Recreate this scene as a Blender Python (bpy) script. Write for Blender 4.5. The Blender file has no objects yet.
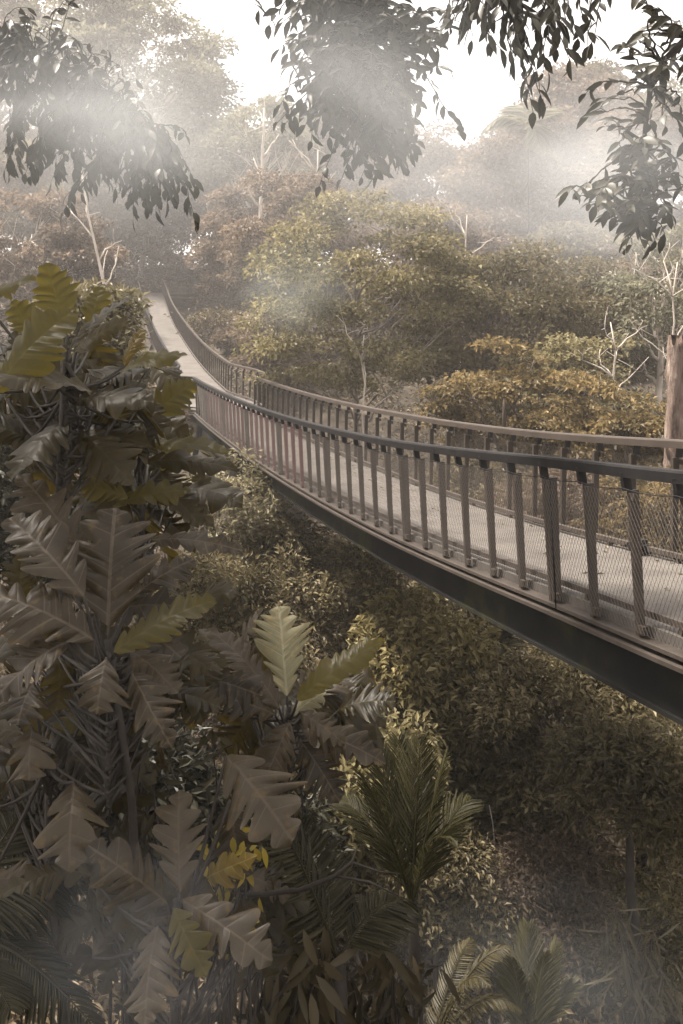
import bpy, math, random
import numpy as np
R = math.radians
C = bpy.context.scene.collection
scn = bpy.context.scene
F = 900.0; CX = 341.5; HY = 345.0           # focal length and horizon of the camera, in pixels

def P(px, py, Y):                            # a point of the place, seen at px,py, Y metres in front of the camera
    return np.array([(px-CX)/F*Y, Y, (HY-py)/F*Y])

# ------------------------------------------------------------------ mesh helpers
class MB:
    def __init__(s): s.V=[]; s.Q=[]; s.T=[]; s.n=0; s.UV=[]
    def add(s, V, quads=None, tris=None, uv=None):
        V=np.asarray(V,float).reshape(-1,3)
        if quads is not None and len(quads): s.Q.append(np.asarray(quads,int).reshape(-1,4)+s.n)
        if tris is not None and len(tris): s.T.append(np.asarray(tris,int).reshape(-1,3)+s.n)
        s.V.append(V); s.n+=len(V)
        s.UV.append(np.zeros((len(V),2)) if uv is None else np.asarray(uv,float))
    def mesh(s, name, smooth=True):
        V=np.concatenate(s.V); Q=np.concatenate(s.Q) if s.Q else np.zeros((0,4),int); T=np.concatenate(s.T) if s.T else np.zeros((0,3),int)
        me=bpy.data.meshes.new(name)
        me.vertices.add(len(V)); me.vertices.foreach_set('co',V.astype(np.float32).ravel())
        li=np.concatenate([Q.ravel(),T.ravel()]).astype(np.int32)
        me.loops.add(len(li)); me.loops.foreach_set('vertex_index',li)
        nq,nt=len(Q),len(T)
        st=np.concatenate([np.arange(nq)*4, nq*4+np.arange(nt)*3]).astype(np.int32)
        tt=np.concatenate([np.full(nq,4),np.full(nt,3)]).astype(np.int32)
        me.polygons.add(nq+nt); me.polygons.foreach_set('loop_start',st); me.polygons.foreach_set('loop_total',tt)
        me.polygons.foreach_set('use_smooth',np.full(nq+nt,smooth,dtype=bool))
        uv=me.uv_layers.new(name='UVMap'); uvs=np.concatenate(s.UV)[li]
        uv.data.foreach_set('uv',uvs.astype(np.float32).ravel())
        me.update(calc_edges=True); me.validate()
        return me
    def build(s, name, mat, parent=None, smooth=True):
        me=s.mesh(name,smooth); me.materials.append(mat)
        o=bpy.data.objects.new(name,me); C.objects.link(o)
        if parent is not None: o.parent=parent
        return o

def tag(o, label=None, cat=None, group=None, kind=None):
    if label: o['label']=label
    if cat: o['category']=cat
    if group: o['group']=group
    if kind: o['kind']=kind
    return o
def empty(name, loc=(0,0,0), rz=0):
    o=bpy.data.objects.new(name,None); C.objects.link(o); o.location=tuple(float(v) for v in loc); o.rotation_euler=(0,0,rz); o.empty_display_size=.3
    return o
def norm(a): return a/np.maximum(np.linalg.norm(a,axis=-1,keepdims=True),1e-9)

def tube(mb, pts, rad, n=6, cap=True):
    pts=np.asarray(pts,float); m=len(pts); rad=np.broadcast_to(np.asarray(rad,float),(m,))
    tg=norm(np.gradient(pts,axis=0)); a=np.array([0,0,1.]) if abs(tg[0,2])<.9 else np.array([1.,0,0])
    u=norm(np.cross(tg,a)); v=np.cross(tg,u)
    th=np.arange(n)/n*2*math.pi
    ring=pts[:,None]+rad[:,None,None]*(np.cos(th)[None,:,None]*u[:,None]+np.sin(th)[None,:,None]*v[:,None])
    i=np.arange(m-1)[:,None]*n; j=np.arange(n)[None]; k=(j+1)%n
    q=np.stack([i+j,i+k,i+n+k,i+n+j],-1).reshape(-1,4)
    uv=np.stack([np.broadcast_to(th/6.28,(m,n)),np.broadcast_to(np.linspace(0,1,m)[:,None],(m,n))],-1).reshape(-1,2)
    V=ring.reshape(-1,3); tr=[]
    if cap:
        V=np.concatenate([V,pts[:1],pts[-1:]]); uv=np.concatenate([uv,[[0,0],[0,1]]])
        for jj in range(n):
            tr.append((m*n,(jj+1)%n,jj)); tr.append((m*n+1,(m-1)*n+jj,(m-1)*n+(jj+1)%n))
    mb.add(V,q,tr,uv)

def sweep(mb, pts, prof, side, up=None, close=True):
    # a profile (list of (across, up)) carried along pts; side = unit vector across for each point
    pts=np.asarray(pts,float); m=len(pts); n=len(prof); pr=np.asarray(prof,float)
    up=np.array([0,0,1.])
    ring=pts[:,None]+pr[None,:,0,None]*side[:,None]+pr[None,:,1,None]*up
    i=np.arange(m-1)[:,None]*n; j=np.arange(n)[None]; k=(j+1)%n
    q=np.stack([i+j,i+n+j,i+n+k,i+k],-1).reshape(-1,4)
    V=ring.reshape(-1,3); tr=[]
    for e,off in ((0,0),(1,(m-1)*n)):
        c=[off+x for x in range(n)]
        for x in range(1,n-1):
            t=(c[0],c[x],c[x+1]); tr.append(t if e==0 else t[::-1])
    mb.add(V,q,tr)

def box(mb, c, hx, hy, hz, ax=None):
    # box centred c with half sizes; ax = 3x3 rows of axes
    s=np.array([[x,y,z] for x in (-1,1) for y in (-1,1) for z in (-1,1)],float)*[hx,hy,hz]
    if ax is not None: s=s@np.asarray(ax)
    mb.add(s+np.asarray(c),[(0,1,3,2),(4,6,7,5),(0,4,5,1),(2,3,7,6),(0,2,6,4),(1,5,7,3)])

def leaves(mb, c, axis, nrm, L, W, shape='diamond', fold=.25, droop=.2):
    c=np.asarray(c,float); N=len(c)
    if N==0: return
    axis=norm(axis); side=norm(np.cross(axis,nrm)); nrm=np.cross(side,axis)
    L=np.broadcast_to(L,(N,))[:,None]; W=np.broadcast_to(W,(N,))[:,None]
    if shape=='diamond':
        b=c; t=c+axis*L-nrm*L*droop; m=c+axis*L*.45
        l=m+side*W*.5+nrm*W*fold; r=m-side*W*.5+nrm*W*fold
        V=np.stack([b,l,t,r],1).reshape(-1,3)
        i=np.arange(N)[:,None]*4
        mb.add(V,None,np.concatenate([i+[0,2,1],i+[0,3,2]],1).reshape(-1,3))
    else:
        prof=[(.0,.03),(.22,.75),(.5,1.),(.78,.62),(1.,.0)]
        rows=[]
        for t,w in prof:
            m=c+axis*L*t-nrm*L*droop*t*t
            rows+= [m+side*W*.5*w+nrm*W*fold*w, m, m-side*W*.5*w+nrm*W*fold*w]
        V=np.stack(rows,1).reshape(-1,3); k=len(prof)
        i=np.arange(N)[:,None,None]*(3*k); r=(np.arange(k-1)*3)[None,:,None]
        q1=i+r+np.array([0,1,4,3]); q2=i+r+np.array([1,2,5,4])
        mb.add(V,np.concatenate([q1,q2],1).reshape(-1,4))

# ------------------------------------------------------------------ materials
def newmat(name):
    m=bpy.data.materials.new(name); m.use_nodes=True; nt=m.node_tree; nt.nodes.clear()
    out=nt.nodes.new('ShaderNodeOutputMaterial'); return m,nt,out
def N(nt,t,**kw):
    n=nt.nodes.new(t)
    for k,v in kw.items(): setattr(n,k,v)
    return n
def ramp(nt, cols, pos=None, interp='LINEAR'):
    r=nt.nodes.new('ShaderNodeValToRGB'); cr=r.color_ramp; cr.interpolation=interp
    pos=pos or [i/(len(cols)-1) for i in range(len(cols))]
    cr.elements[0].position=pos[0]; cr.elements[0].color=(*cols[0],1); cr.elements[1].position=pos[-1]; cr.elements[1].color=(*cols[-1],1)
    for p,c in list(zip(pos,cols))[1:-1]:
        e=cr.elements.new(p); e.color=(*c,1)
    return r
def foliage(name, cols, trans=.3, rough=.55, spec=.3, nscale=.35):
    m,nt,out=newmat(name)
    g=N(nt,'ShaderNodeNewGeometry'); tc=N(nt,'ShaderNodeTexCoord'); no=N(nt,'ShaderNodeTexNoise'); no.inputs['Scale'].default_value=nscale; no.inputs['Detail'].default_value=3
    nt.links.new(tc.outputs['Object'],no.inputs['Vector'])
    ma=N(nt,'ShaderNodeMath',operation='MULTIPLY_ADD'); ma.inputs[1].default_value=.55; nt.links.new(g.outputs['Random Per Island'],ma.inputs[0])
    m2=N(nt,'ShaderNodeMath',operation='MULTIPLY_ADD'); m2.inputs[1].default_value=1.5; m2.inputs[2].default_value=-.55; nt.links.new(no.outputs['Fac'],m2.inputs[0]); nt.links.new(m2.outputs[0],ma.inputs[2])
    r=ramp(nt,cols); nt.links.new(ma.outputs[0],r.inputs[0])
    b=N(nt,'ShaderNodeBsdfPrincipled'); b.inputs['Roughness'].default_value=rough; b.inputs['Specular IOR Level'].default_value=spec
    nt.links.new(r.outputs[0],b.inputs['Base Color'])
    t=N(nt,'ShaderNodeBsdfTranslucent'); nt.links.new(r.outputs[0],t.inputs['Color'])
    mx=N(nt,'ShaderNodeMixShader'); mx.inputs[0].default_value=trans
    nt.links.new(b.outputs[0],mx.inputs[1]); nt.links.new(t.outputs[0],mx.inputs[2]); nt.links.new(mx.outputs[0],out.inputs['Surface'])
    return m
def rough_mat(name, cols, scale=3, rough=.7, bump=.0, spec=.3, detail=6, stretch=(1,1,1), pos=None, metallic=0, bdist=.02):
    m,nt,out=newmat(name)
    tc=N(nt,'ShaderNodeTexCoord'); mp=N(nt,'ShaderNodeMapping'); mp.inputs['Scale'].default_value=stretch
    no=N(nt,'ShaderNodeTexNoise'); no.inputs['Scale'].default_value=scale; no.inputs['Detail'].default_value=detail; no.inputs['Roughness'].default_value=.65
    nt.links.new(tc.outputs['Object'],mp.inputs[0]); nt.links.new(mp.outputs[0],no.inputs['Vector'])
    r=ramp(nt,cols,pos or [.3+.4*i/(len(cols)-1) for i in range(len(cols))]); nt.links.new(no.outputs['Fac'],r.inputs[0])
    b=N(nt,'ShaderNodeBsdfPrincipled'); b.inputs['Roughness'].default_value=rough; b.inputs['Specular IOR Level'].default_value=spec; b.inputs['Metallic'].default_value=metallic
    nt.links.new(r.outputs[0],b.inputs['Base Color'])
    if bump:
        bp=N(nt,'ShaderNodeBump'); bp.inputs['Strength'].default_value=bump; bp.inputs['Distance'].default_value=bdist
        nt.links.new(no.outputs['Fac'],bp.inputs['Height']); nt.links.new(bp.outputs[0],b.inputs['Normal'])
    nt.links.new(b.outputs[0],out.inputs['Surface'])
    return m
def bigleaf(name, c0, c1, vein, trans=.3, rough=.42, tcol=None, spec=.2):
    # a large lobed leaf: uv = (signed distance from midrib, along midrib)
    m,nt,out=newmat(name); L=nt.links.new
    uvn=N(nt,'ShaderNodeUVMap'); sx=N(nt,'ShaderNodeSeparateXYZ'); L(uvn.outputs[0],sx.inputs[0])
    ab=N(nt,'ShaderNodeMath',operation='ABSOLUTE'); L(sx.outputs[0],ab.inputs[0])
    oi=N(nt,'ShaderNodeObjectInfo'); tc=N(nt,'ShaderNodeTexCoord')
    no=N(nt,'ShaderNodeTexNoise'); no.inputs['Scale'].default_value=7; no.inputs['Detail'].default_value=5; L(tc.outputs['Object'],no.inputs['Vector'])
    ad=N(nt,'ShaderNodeMath',operation='MULTIPLY_ADD'); ad.inputs[1].default_value=.7; L(oi.outputs['Random'],ad.inputs[0])
    n2=N(nt,'ShaderNodeMath',operation='MULTIPLY_ADD'); n2.inputs[1].default_value=1.2; n2.inputs[2].default_value=-.45; L(no.outputs['Fac'],n2.inputs[0]); L(n2.outputs[0],ad.inputs[2])
    r=ramp(nt,[c0,c1]); L(ad.outputs[0],r.inputs[0])
    # blemishes: tan blotches and a drying margin
    nb=N(nt,'ShaderNodeTexNoise'); nb.inputs['Scale'].default_value=26; nb.inputs['Detail'].default_value=4; L(tc.outputs['Object'],nb.inputs['Vector'])
    mb_=N(nt,'ShaderNodeMapRange'); mb_.inputs['From Min'].default_value=.56; mb_.inputs['From Max'].default_value=.7; mb_.inputs['To Max'].default_value=.5; L(nb.outputs['Fac'],mb_.inputs['Value'])
    me_=N(nt,'ShaderNodeMapRange'); me_.inputs['From Min'].default_value=.75; me_.inputs['From Max'].default_value=1.05; me_.inputs['To Max'].default_value=.45; L(ab.outputs[0],me_.inputs['Value'])
    mm_=N(nt,'ShaderNodeMath',operation='MAXIMUM'); L(mb_.outputs[0],mm_.inputs[0]); L(me_.outputs[0],mm_.inputs[1])
    bl=N(nt,'ShaderNodeMix',data_type='RGBA'); L(mm_.outputs[0],bl.inputs['Factor']); L(r.outputs[0],bl.inputs['A']); bl.inputs['B'].default_value=(c1[0]*1.5+.02,c1[1]*1.2+.012,c1[2]*.7,1)
    # veins: midrib and one side vein per lobe
    mr=N(nt,'ShaderNodeMath',operation='LESS_THAN'); mr.inputs[1].default_value=.035; L(ab.outputs[0],mr.inputs[0])
    vv=N(nt,'ShaderNodeMath',operation='MULTIPLY'); vv.inputs[1].default_value=1.; L(sx.outputs[1],vv.inputs[0])
    fr=N(nt,'ShaderNodeMath',operation='FRACT'); L(vv.outputs[0],fr.inputs[0])
    fs=N(nt,'ShaderNodeMath',operation='SUBTRACT'); fs.inputs[1].default_value=.5; L(fr.outputs[0],fs.inputs[0])
    fa=N(nt,'ShaderNodeMath',operation='ABSOLUTE'); L(fs.outputs[0],fa.inputs[0])
    lt=N(nt,'ShaderNodeMath',operation='LESS_THAN'); lt.inputs[1].default_value=.022; L(fa.outputs[0],lt.inputs[0])
    mxm=N(nt,'ShaderNodeMath',operation='MAXIMUM'); L(mr.outputs[0],mxm.inputs[0]); L(lt.outputs[0],mxm.inputs[1])
    sc=N(nt,'ShaderNodeMath',operation='MULTIPLY'); sc.inputs[1].default_value=.7; L(mxm.outputs[0],sc.inputs[0])
    mc=N(nt,'ShaderNodeMix',data_type='RGBA'); L(sc.outputs[0],mc.inputs['Factor']); L(bl.outputs['Result'],mc.inputs['A']); mc.inputs['B'].default_value=(*vein,1)
    b=N(nt,'ShaderNodeBsdfPrincipled'); b.inputs['Roughness'].default_value=rough; b.inputs['Specular IOR Level'].default_value=spec
    L(mc.outputs['Result'],b.inputs['Base Color'])
    bp=N(nt,'ShaderNodeBump'); bp.inputs['Strength'].default_value=.5; bp.inputs['Distance'].default_value=.012
    bh=N(nt,'ShaderNodeMath',operation='MULTIPLY_ADD'); bh.inputs[1].default_value=2.6; L(fa.outputs[0],bh.inputs[0]); L(no.outputs['Fac'],bh.inputs[2])
    L(bh.outputs[0],bp.inputs['Height']); L(bp.outputs[0],b.inputs['Normal'])
    t=N(nt,'ShaderNodeBsdfTranslucent')
    if tcol:
        t.inputs['Color'].default_value=(*tcol,1)
    else: L(mc.outputs['Result'],t.inputs['Color'])
    mx=N(nt,'ShaderNodeMixShader'); mx.inputs[0].default_value=trans
    L(b.outputs[0],mx.inputs[1]); L(t.outputs[0],mx.inputs[2]); L(mx.outputs[0],out.inputs['Surface'])
    return m

M={}
M['deck']=rough_mat('deck_concrete',[(0.0462,0.04032,0.03528),(0.0798,0.0714,0.06384),(0.1008,0.09072,0.08148)],scale=1.6,rough=.75,bump=.15,detail=8)
M['post']=rough_mat('post_paint',[(0.02924,0.02236,0.0172),(0.0516,0.04042,0.03182)],scale=6,rough=.6,stretch=(1,1,.3))
M['pinkpost']=rough_mat('pink_light_leak_tint',[(.125,.046,.05),(.17,.072,.076)],scale=6,rough=.6,stretch=(1,1,.3))  # pink of a light leak, put into the post colour
M['rail']=rough_mat('handrail_wood',[(0.0306,0.02295,0.01785),(0.05525,0.04335,0.0357)],scale=9,rough=.5,stretch=(.2,.2,1),spec=.3)
M['darkrail']=rough_mat('dark_handrail',[(.008,.0075,.008),(.016,.015,.015)],scale=9,rough=.6,spec=.12)
M['dark']=rough_mat('dark_steel',[(.007,.007,.008),(.014,.013,.014)],scale=8,rough=.55,spec=.2)
M['girder']=rough_mat('mossy_girder',[(.0125,.0125,.0125),(.017,.017,.016),(.027,.028,.015),(.03,.023,.016)],scale=1.1,rough=.9,bump=.1,spec=.06,pos=[.3,.5,.6,.75])
M['ledge']=rough_mat('ledge_paint',[(0.03,0.024,0.0195),(0.05625,0.0465,0.039)],scale=4,rough=.55)
M['kerb']=rough_mat('kerb_timber',[(0.034,0.02635,0.02125),(0.06375,0.051,0.0425)],scale=5,rough=.6)
M['wire']=rough_mat('wire_steel',[(0.085,0.07395,0.06545),(0.136,0.119,0.1062)],scale=3,rough=.45,metallic=.3)
M['bark_pale']=rough_mat('pale_bark',[(.18,.15,.125),(.42,.37,.32),(.5,.45,.4)],scale=2.2,rough=.85,bump=.4,stretch=(1,1,.35))
M['bark_mid']=rough_mat('grey_bark',[(.10,.085,.07),(.2,.17,.145),(.3,.265,.23)],scale=2.2,rough=.85,bump=.4,stretch=(1,1,.35))
M['bark']=rough_mat('brown_bark',[(.05,.038,.03),(.11,.085,.068),(.16,.13,.105)],scale=3,rough=.9,bump=.5,stretch=(1,1,.3))
M['bark_red']=rough_mat('reddish_dead_wood',[(.03,.02,.016),(.14,.10,.08),(.18,.135,.11),(.34,.28,.235)],scale=6.5,rough=.95,bump=1.,stretch=(1,1,.22),bdist=.12,pos=[.34,.45,.55,.66])
M['soil']=rough_mat('forest_floor',[(0.0176,0.0144,0.0104),(0.04,0.032,0.0224),(0.068,0.0528,0.036)],scale=1.6,rough=.95,bump=.8,bdist=.1)
# leaf tones
M['olive']=foliage('leaves_olive',[(0.06,0.051,0.024),(0.16,0.137,0.066),(0.33,0.29,0.16)],nscale=.5,trans=.42)
M['brown']=foliage('leaves_brown',[(0.05,0.036,0.026),(0.14,0.105,0.074),(0.26,0.2,0.145)],trans=.42)
M['green']=foliage('leaves_green',[(0.04,0.034,0.019),(0.105,0.088,0.045),(0.2,0.165,0.09)],trans=.42)
M['pale']=foliage('leaves_pale',[(0.08,0.078,0.05),(0.16,0.155,0.1),(0.27,0.25,0.175)],trans=.42)
M['rust']=foliage('leaves_rust',[(0.04,0.034,0.017),(0.13,0.098,0.044),(0.29,0.205,0.088)],nscale=.8,trans=.42)
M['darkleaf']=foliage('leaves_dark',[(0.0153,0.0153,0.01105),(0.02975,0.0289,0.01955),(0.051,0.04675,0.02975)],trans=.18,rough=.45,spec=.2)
M['shrub']=foliage('leaves_shrub',[(.026,.021,.011),(.10,.082,.042),(.34,.29,.165)],trans=.3,rough=.5,spec=.25,nscale=.9)  # palest leaf tones are painted-in sun glints
M['strap']=foliage('strap_leaves',[(.018,.015,.008),(.05,.04,.022),(.13,.105,.06)],trans=.3,rough=.5,spec=.2)
M['yshrub']=foliage('leaves_yellow_shrub',[(.05,.042,.016),(.17,.142,.06),(.38,.32,.17)],nscale=.9)  # lightened so the pale leaves stand in for glints of sun
M['cream']=foliage('leaves_cream_shrub',[(.06,.05,.028),(.17,.15,.085),(.36,.32,.22)],nscale=.9)
M['frond']=foliage('fronds_dark',[(0.0104,0.00975,0.0052),(0.0247,0.02275,0.01105),(0.065,0.05525,0.02925)],trans=.25,rough=.5,spec=.15)
M['frondl']=foliage('fronds_olive',[(0.0175,0.0168,0.007),(0.042,0.0385,0.0154),(0.091,0.0805,0.0385)],trans=.35,rough=.5,spec=.15)
M['frondp']=foliage('fronds_pale',[(0.02275,0.0195,0.0091),(0.052,0.0442,0.02275),(0.0975,0.0845,0.04875)],trans=.3,rough=.5,spec=.2)
M['litter']=foliage('undergrowth_leaves',[(.022,.017,.010),(.08,.06,.036),(.27,.21,.13)],trans=.2,nscale=.6)  # pale end of the ramp imitates sun glints on the undergrowth
M['grassy']=foliage('long_grass',[(0.035,0.0294,0.0175),(0.084,0.07,0.042),(0.175,0.147,0.098)],trans=.3)
M['big_brown']=bigleaf('lobed_leaf_brown',(0.011,0.0085,0.005),(0.05,0.039,0.025),(0.068,0.05304,0.0374),tcol=(0.0816,0.0578,0.0136),trans=.22)
M['big_green']=bigleaf('lobed_leaf_olive',(0.024,0.0225,0.0075),(0.04875,0.042,0.0135),(0.075,0.06375,0.0225),trans=.5,tcol=(0.25,0.2,0.035))
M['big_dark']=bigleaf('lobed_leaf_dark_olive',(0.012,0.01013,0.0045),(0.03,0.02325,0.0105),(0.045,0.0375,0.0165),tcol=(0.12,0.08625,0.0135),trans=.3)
M['big_yellow']=bigleaf('lobed_leaf_yellow',(0.09,0.064,0.015),(0.14,0.1,0.025),(0.19,0.15,0.055),trans=.4)
M['big_cream']=bigleaf('lobed_leaf_cream',(0.18,0.165,0.0975),(0.225,0.2063,0.1275),(0.3,0.2775,0.1875),trans=.35,rough=.55)
M['flower']=foliage('yellow_flower',[(.10,.085,.02),(.26,.2,.03),(.42,.34,.09)],trans=.3)
M['stem']=rough_mat('stem_bark',[(0.012,0.0096,0.0072),(0.036,0.0296,0.024)],scale=6,rough=.8,bump=.3)

# ------------------------------------------------------------------ terrain
def sm(x,a,b):
    t=np.clip((x-a)/(b-a),0,1); return t*t*(3-2*t)
def ground_z(x,y):
    x=np.asarray(x,float); y=np.asarray(y,float)
    z=np.interp(y,[-40,-10,4,14,24,36,55,80,110,160,400],[-6,-7,-8.6,-9.2,-7.6,-5.2,-1.2,3.4,9.,14,22])
    z=z+2.6*sm(-x,1.,6.)*(1-sm(y,6,30))                   # the bank on the left, by the camera
    z=z+1.6*sm(x,6,25)*(1-sm(y,40,70))
    z=z+.35*np.sin(x*.7+1.3*np.sin(y*.31))+.3*np.sin(y*.9+x*.23)
    # the slope is cut away under the bridge
    cx=np.where(y<34,4.22-.293*y,-5.742-.268*(y-34))+.95; bz=np.interp(y,[-12,6,18,32,36,40,46.8,56,68,79,84],[-1,-2.07,-2.6,-2.34,-2.1,-1.8,-1.18,.0,1.85,4.15,4.35])-1.3
    k=(1-sm(np.abs(x-cx),2.6,5.))*(y>20)*(y<82); z=z+(np.minimum(z,bz)-z)*k
    return z
def build_ground():
    mb=MB()
    ys=np.concatenate([np.linspace(-60,60,150),np.linspace(62,140,50),np.linspace(150,600,24)])
    xs=np.concatenate([np.linspace(-500,-75,16),np.linspace(-70,70,141),np.linspace(75,500,16)])
    X,Y=np.meshgrid(xs,ys); Z=ground_z(X,Y)
    n=len(xs); i=(np.arange(len(ys)-1)*n)[:,None]; j=np.arange(n-1)[None]
    mb.add(np.stack([X,Y,Z],-1).reshape(-1,3),np.stack([i+j,i+j+1,i+n+j+1,i+n+j],-1).reshape(-1,4))
    return tag(mb.build('terrain',M['soil']),kind='structure')
build_ground()

# ------------------------------------------------------------------ footbridge
ZY=[-12,-4,2,6.3,7.9,9.1,11.8,14.5,18,22,26.6,31.9,36,40,46.8,56,68,79,84]
ZZ=[-1.0,-1.3,-1.7,-2.07,-2.18,-2.27,-2.44,-2.54,-2.6,-2.6,-2.52,-2.34,-2.1,-1.8,-1.16,.05,2.05,4.6,4.9]
def smooth_interp(xs,X,Yv):
    X=np.array(X,float); Yv=np.array(Yv,float); d=np.gradient(Yv,X)
    i=np.clip(np.searchsorted(X,xs)-1,0,len(X)-2); h=X[i+1]-X[i]; t=(xs-X[i])/h
    return (1+2*t)*(1-t)**2*Yv[i]+t*(1-t)**2*h*d[i]+t*t*(3-2*t)*Yv[i+1]+t*t*(t-1)*h*d[i+1]
WID=1.86
def edges(y):
    # left and right edge x at distance y, the landing halfway bulges out on both sides
    xl=np.where(y<34, 4.22-.293*y, np.interp(y,[34,90],[4.22-.293*34, 4.22-.293*34-.268*56]))
    b=.62*sm(y,32.,32.7)*(1-sm(y,33.9,37.6))
    return xl-b, xl+WID*1.04+b
SIDE=np.array([.96,.281,0.])
def resample(p,step):
    d=np.r_[0,np.cumsum(np.linalg.norm(np.diff(p,axis=0),axis=1))]
    n=max(2,int(d[-1]/step)); s=np.linspace(0,d[-1],n+1)
    return np.stack([np.interp(s,d,p[:,k]) for k in range(3)],1)
yy=np.arange(-8,79.2,.1)
zz=smooth_interp(yy,ZY,ZZ)
xl,xr=edges(yy)
left=np.stack([xl,yy,zz],1); right=np.stack([xr,yy+.5,zz],1)
# at the far end the right rail turns away round the landing
def frame(p):
    t=np.gradient(p,axis=0); t[:,2]=0; t=norm(t); return t, np.stack([t[:,1],-t[:,0],np.zeros(len(t))],1)
end=right[-1]; th=np.linspace(0,1,12)[1:]
turn=np.stack([end[0]+2.1*np.sin(th*1.4)**1.4, end[1]+1.3*np.sin(th*math.pi*.55), np.full(11,end[2])],1)
right_full=np.concatenate([right,turn])
bridge=tag(empty('footbridge',(float(left[0,0])+1,float(left[0,1]),float(left[0,2]))),'long brown steel footbridge with mesh railings sagging across the valley','footbridge')
bo=np.array(bridge.location)
def loc(p): return np.asarray(p)-bo
# deck slab
def deck():
    mb=MB(); n=len(yy); V=[];
    top_l=left+SIDE*.05; top_r=right-SIDE*.02
    for dz in (0.,-.14):
        V.append(loc(top_l)+[0,0,dz]); V.append(loc(top_r)+[0,0,dz])
    V=np.concatenate(V); i=np.arange(n-1)
    q=np.concatenate([np.stack([i,n+i,n+i+1,i+1],1),np.stack([2*n+i,2*n+i+1,3*n+i+1,3*n+i],1),np.stack([i,i+1,2*n+i+1,2*n+i],1),np.stack([n+i,3*n+i,3*n+i+1,n+i+1],1)])
    mb.add(V,q); 
    # the landing at the far end
    e=loc(right[-1]); l=loc(left[-1])
    box(mb,(e+l)/2+[1.2,1.6,-.075],2.6,1.5,.07)
    return mb.build('deck',M['deck'],bridge,smooth=False)
deck()
for nm,p,sg in (('near',left,1),('far',right,-1)):
    t,s=frame(p); s=s*sg                     # s points inwards
    mb=MB(); dep=np.interp(p[:,1],[-8,6,12,30,79],[.62,.56,.5,.42,.36])
    pl=loc(p)
    # girder: web with bottom flange
    n=len(p)
    for (a0,a1,b0,b1) in ((.03,.10,-.107,-1),(0.0,.16,-1,-1.06)):
        ring=[]
        for a,b in ((a0,b0),(a1,b0),(a1,b1),(a0,b1)):
            ring.append(pl+s*a+np.stack([0*dep,0*dep,np.where(b>-.5,b,b*dep)],1))
        V=np.stack(ring,1).reshape(-1,3); i=(np.arange(n-1)*4)[:,None]; j=np.arange(4)[None]; k=(j+1)%4
        mb.add(V,np.stack([i+j,i+k,i+4+k,i+4+j],-1).reshape(-1,4),[(0,1,2),(0,2,3)])
    mb.build('girder',M['girder'],bridge,smooth=False)
    mb=MB(); sweep(mb,pl,[(-.085,-.075),(.045,-.075),(.045,-.105),(-.085,-.105)],s); sweep(mb,pl,[(-.12,-.14),(.025,-.14),(.025,-.172),(-.12,-.172)],s); mb.build('ledge',M['ledge'],bridge,smooth=False)
    mb=MB(); q=pl[yy>-7]; sweep(mb,pl,[(.075,.05),(.135,.05),(.135,.10),(.075,.10)],s)
    for k in range(0,n,12):
        box(mb,pl[k]+s[k]*.105+[0,0,.022],.025,.03,.03)
    mb.build('kerb',M['kerb'],bridge,smooth=False)
HL=1.2
def post_mesh(name,h,wide=1.,mat=None,stubmat=None,dbl=False):
    mb=MB()
    # local: x along the bridge, y inwards, z up; base is on the ledge
    def taper(x0,x1,y0b,y1b,y0t,y1t,z0,z1):
        V=[(x0,y0b,z0),(x1,y0b,z0),(x1,y1b,z0),(x0,y1b,z0),(x0,y0t,z1),(x1,y0t,z1),(x1,y1t,z1),(x0,y1t,z1)]
        mb.add(V,[(0,3,2,1),(4,5,6,7),(0,1,5,4),(1,2,6,5),(2,3,7,6),(3,0,4,7)])
    hw=.023*wide
    if dbl:
        taper(-.04,-.006,-.045,.035,-.06,.045,0,h); taper(.006,.045,-.045,.035,-.06,.045,0,h)
    else:
        taper(-hw,hw,-.027,.027,-.042,.034,0,h)
    taper(-.10,-hw-.002,-.045,-.01,-.045,-.01,.03,.085)      # foot bracket
    taper(-.09,-hw-.002,-.06,-.035,-.06,-.035,h-.06,h-.015)   # cable clip
    nq=sum(len(q) for q in mb.Q)
    taper(-.02,.02,-.085,-.02,-.10,-.035,h+.001,h+.125)           # dark stub that carries the handrail
    me=mb.mesh(name,False); me.materials.append(mat); me.materials.append(stubmat)
    for k,f in enumerate(me.polygons): f.material_index=1 if k>=nq else 0
    return me
PM=post_mesh('post',1.0,1.,M['post'],M['dark']); PMd=post_mesh('post',1.0,1.6,M['post'],M['dark'],True); PMp=post_mesh('post',1.0,1.,M['pinkpost'],M['dark'])
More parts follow.
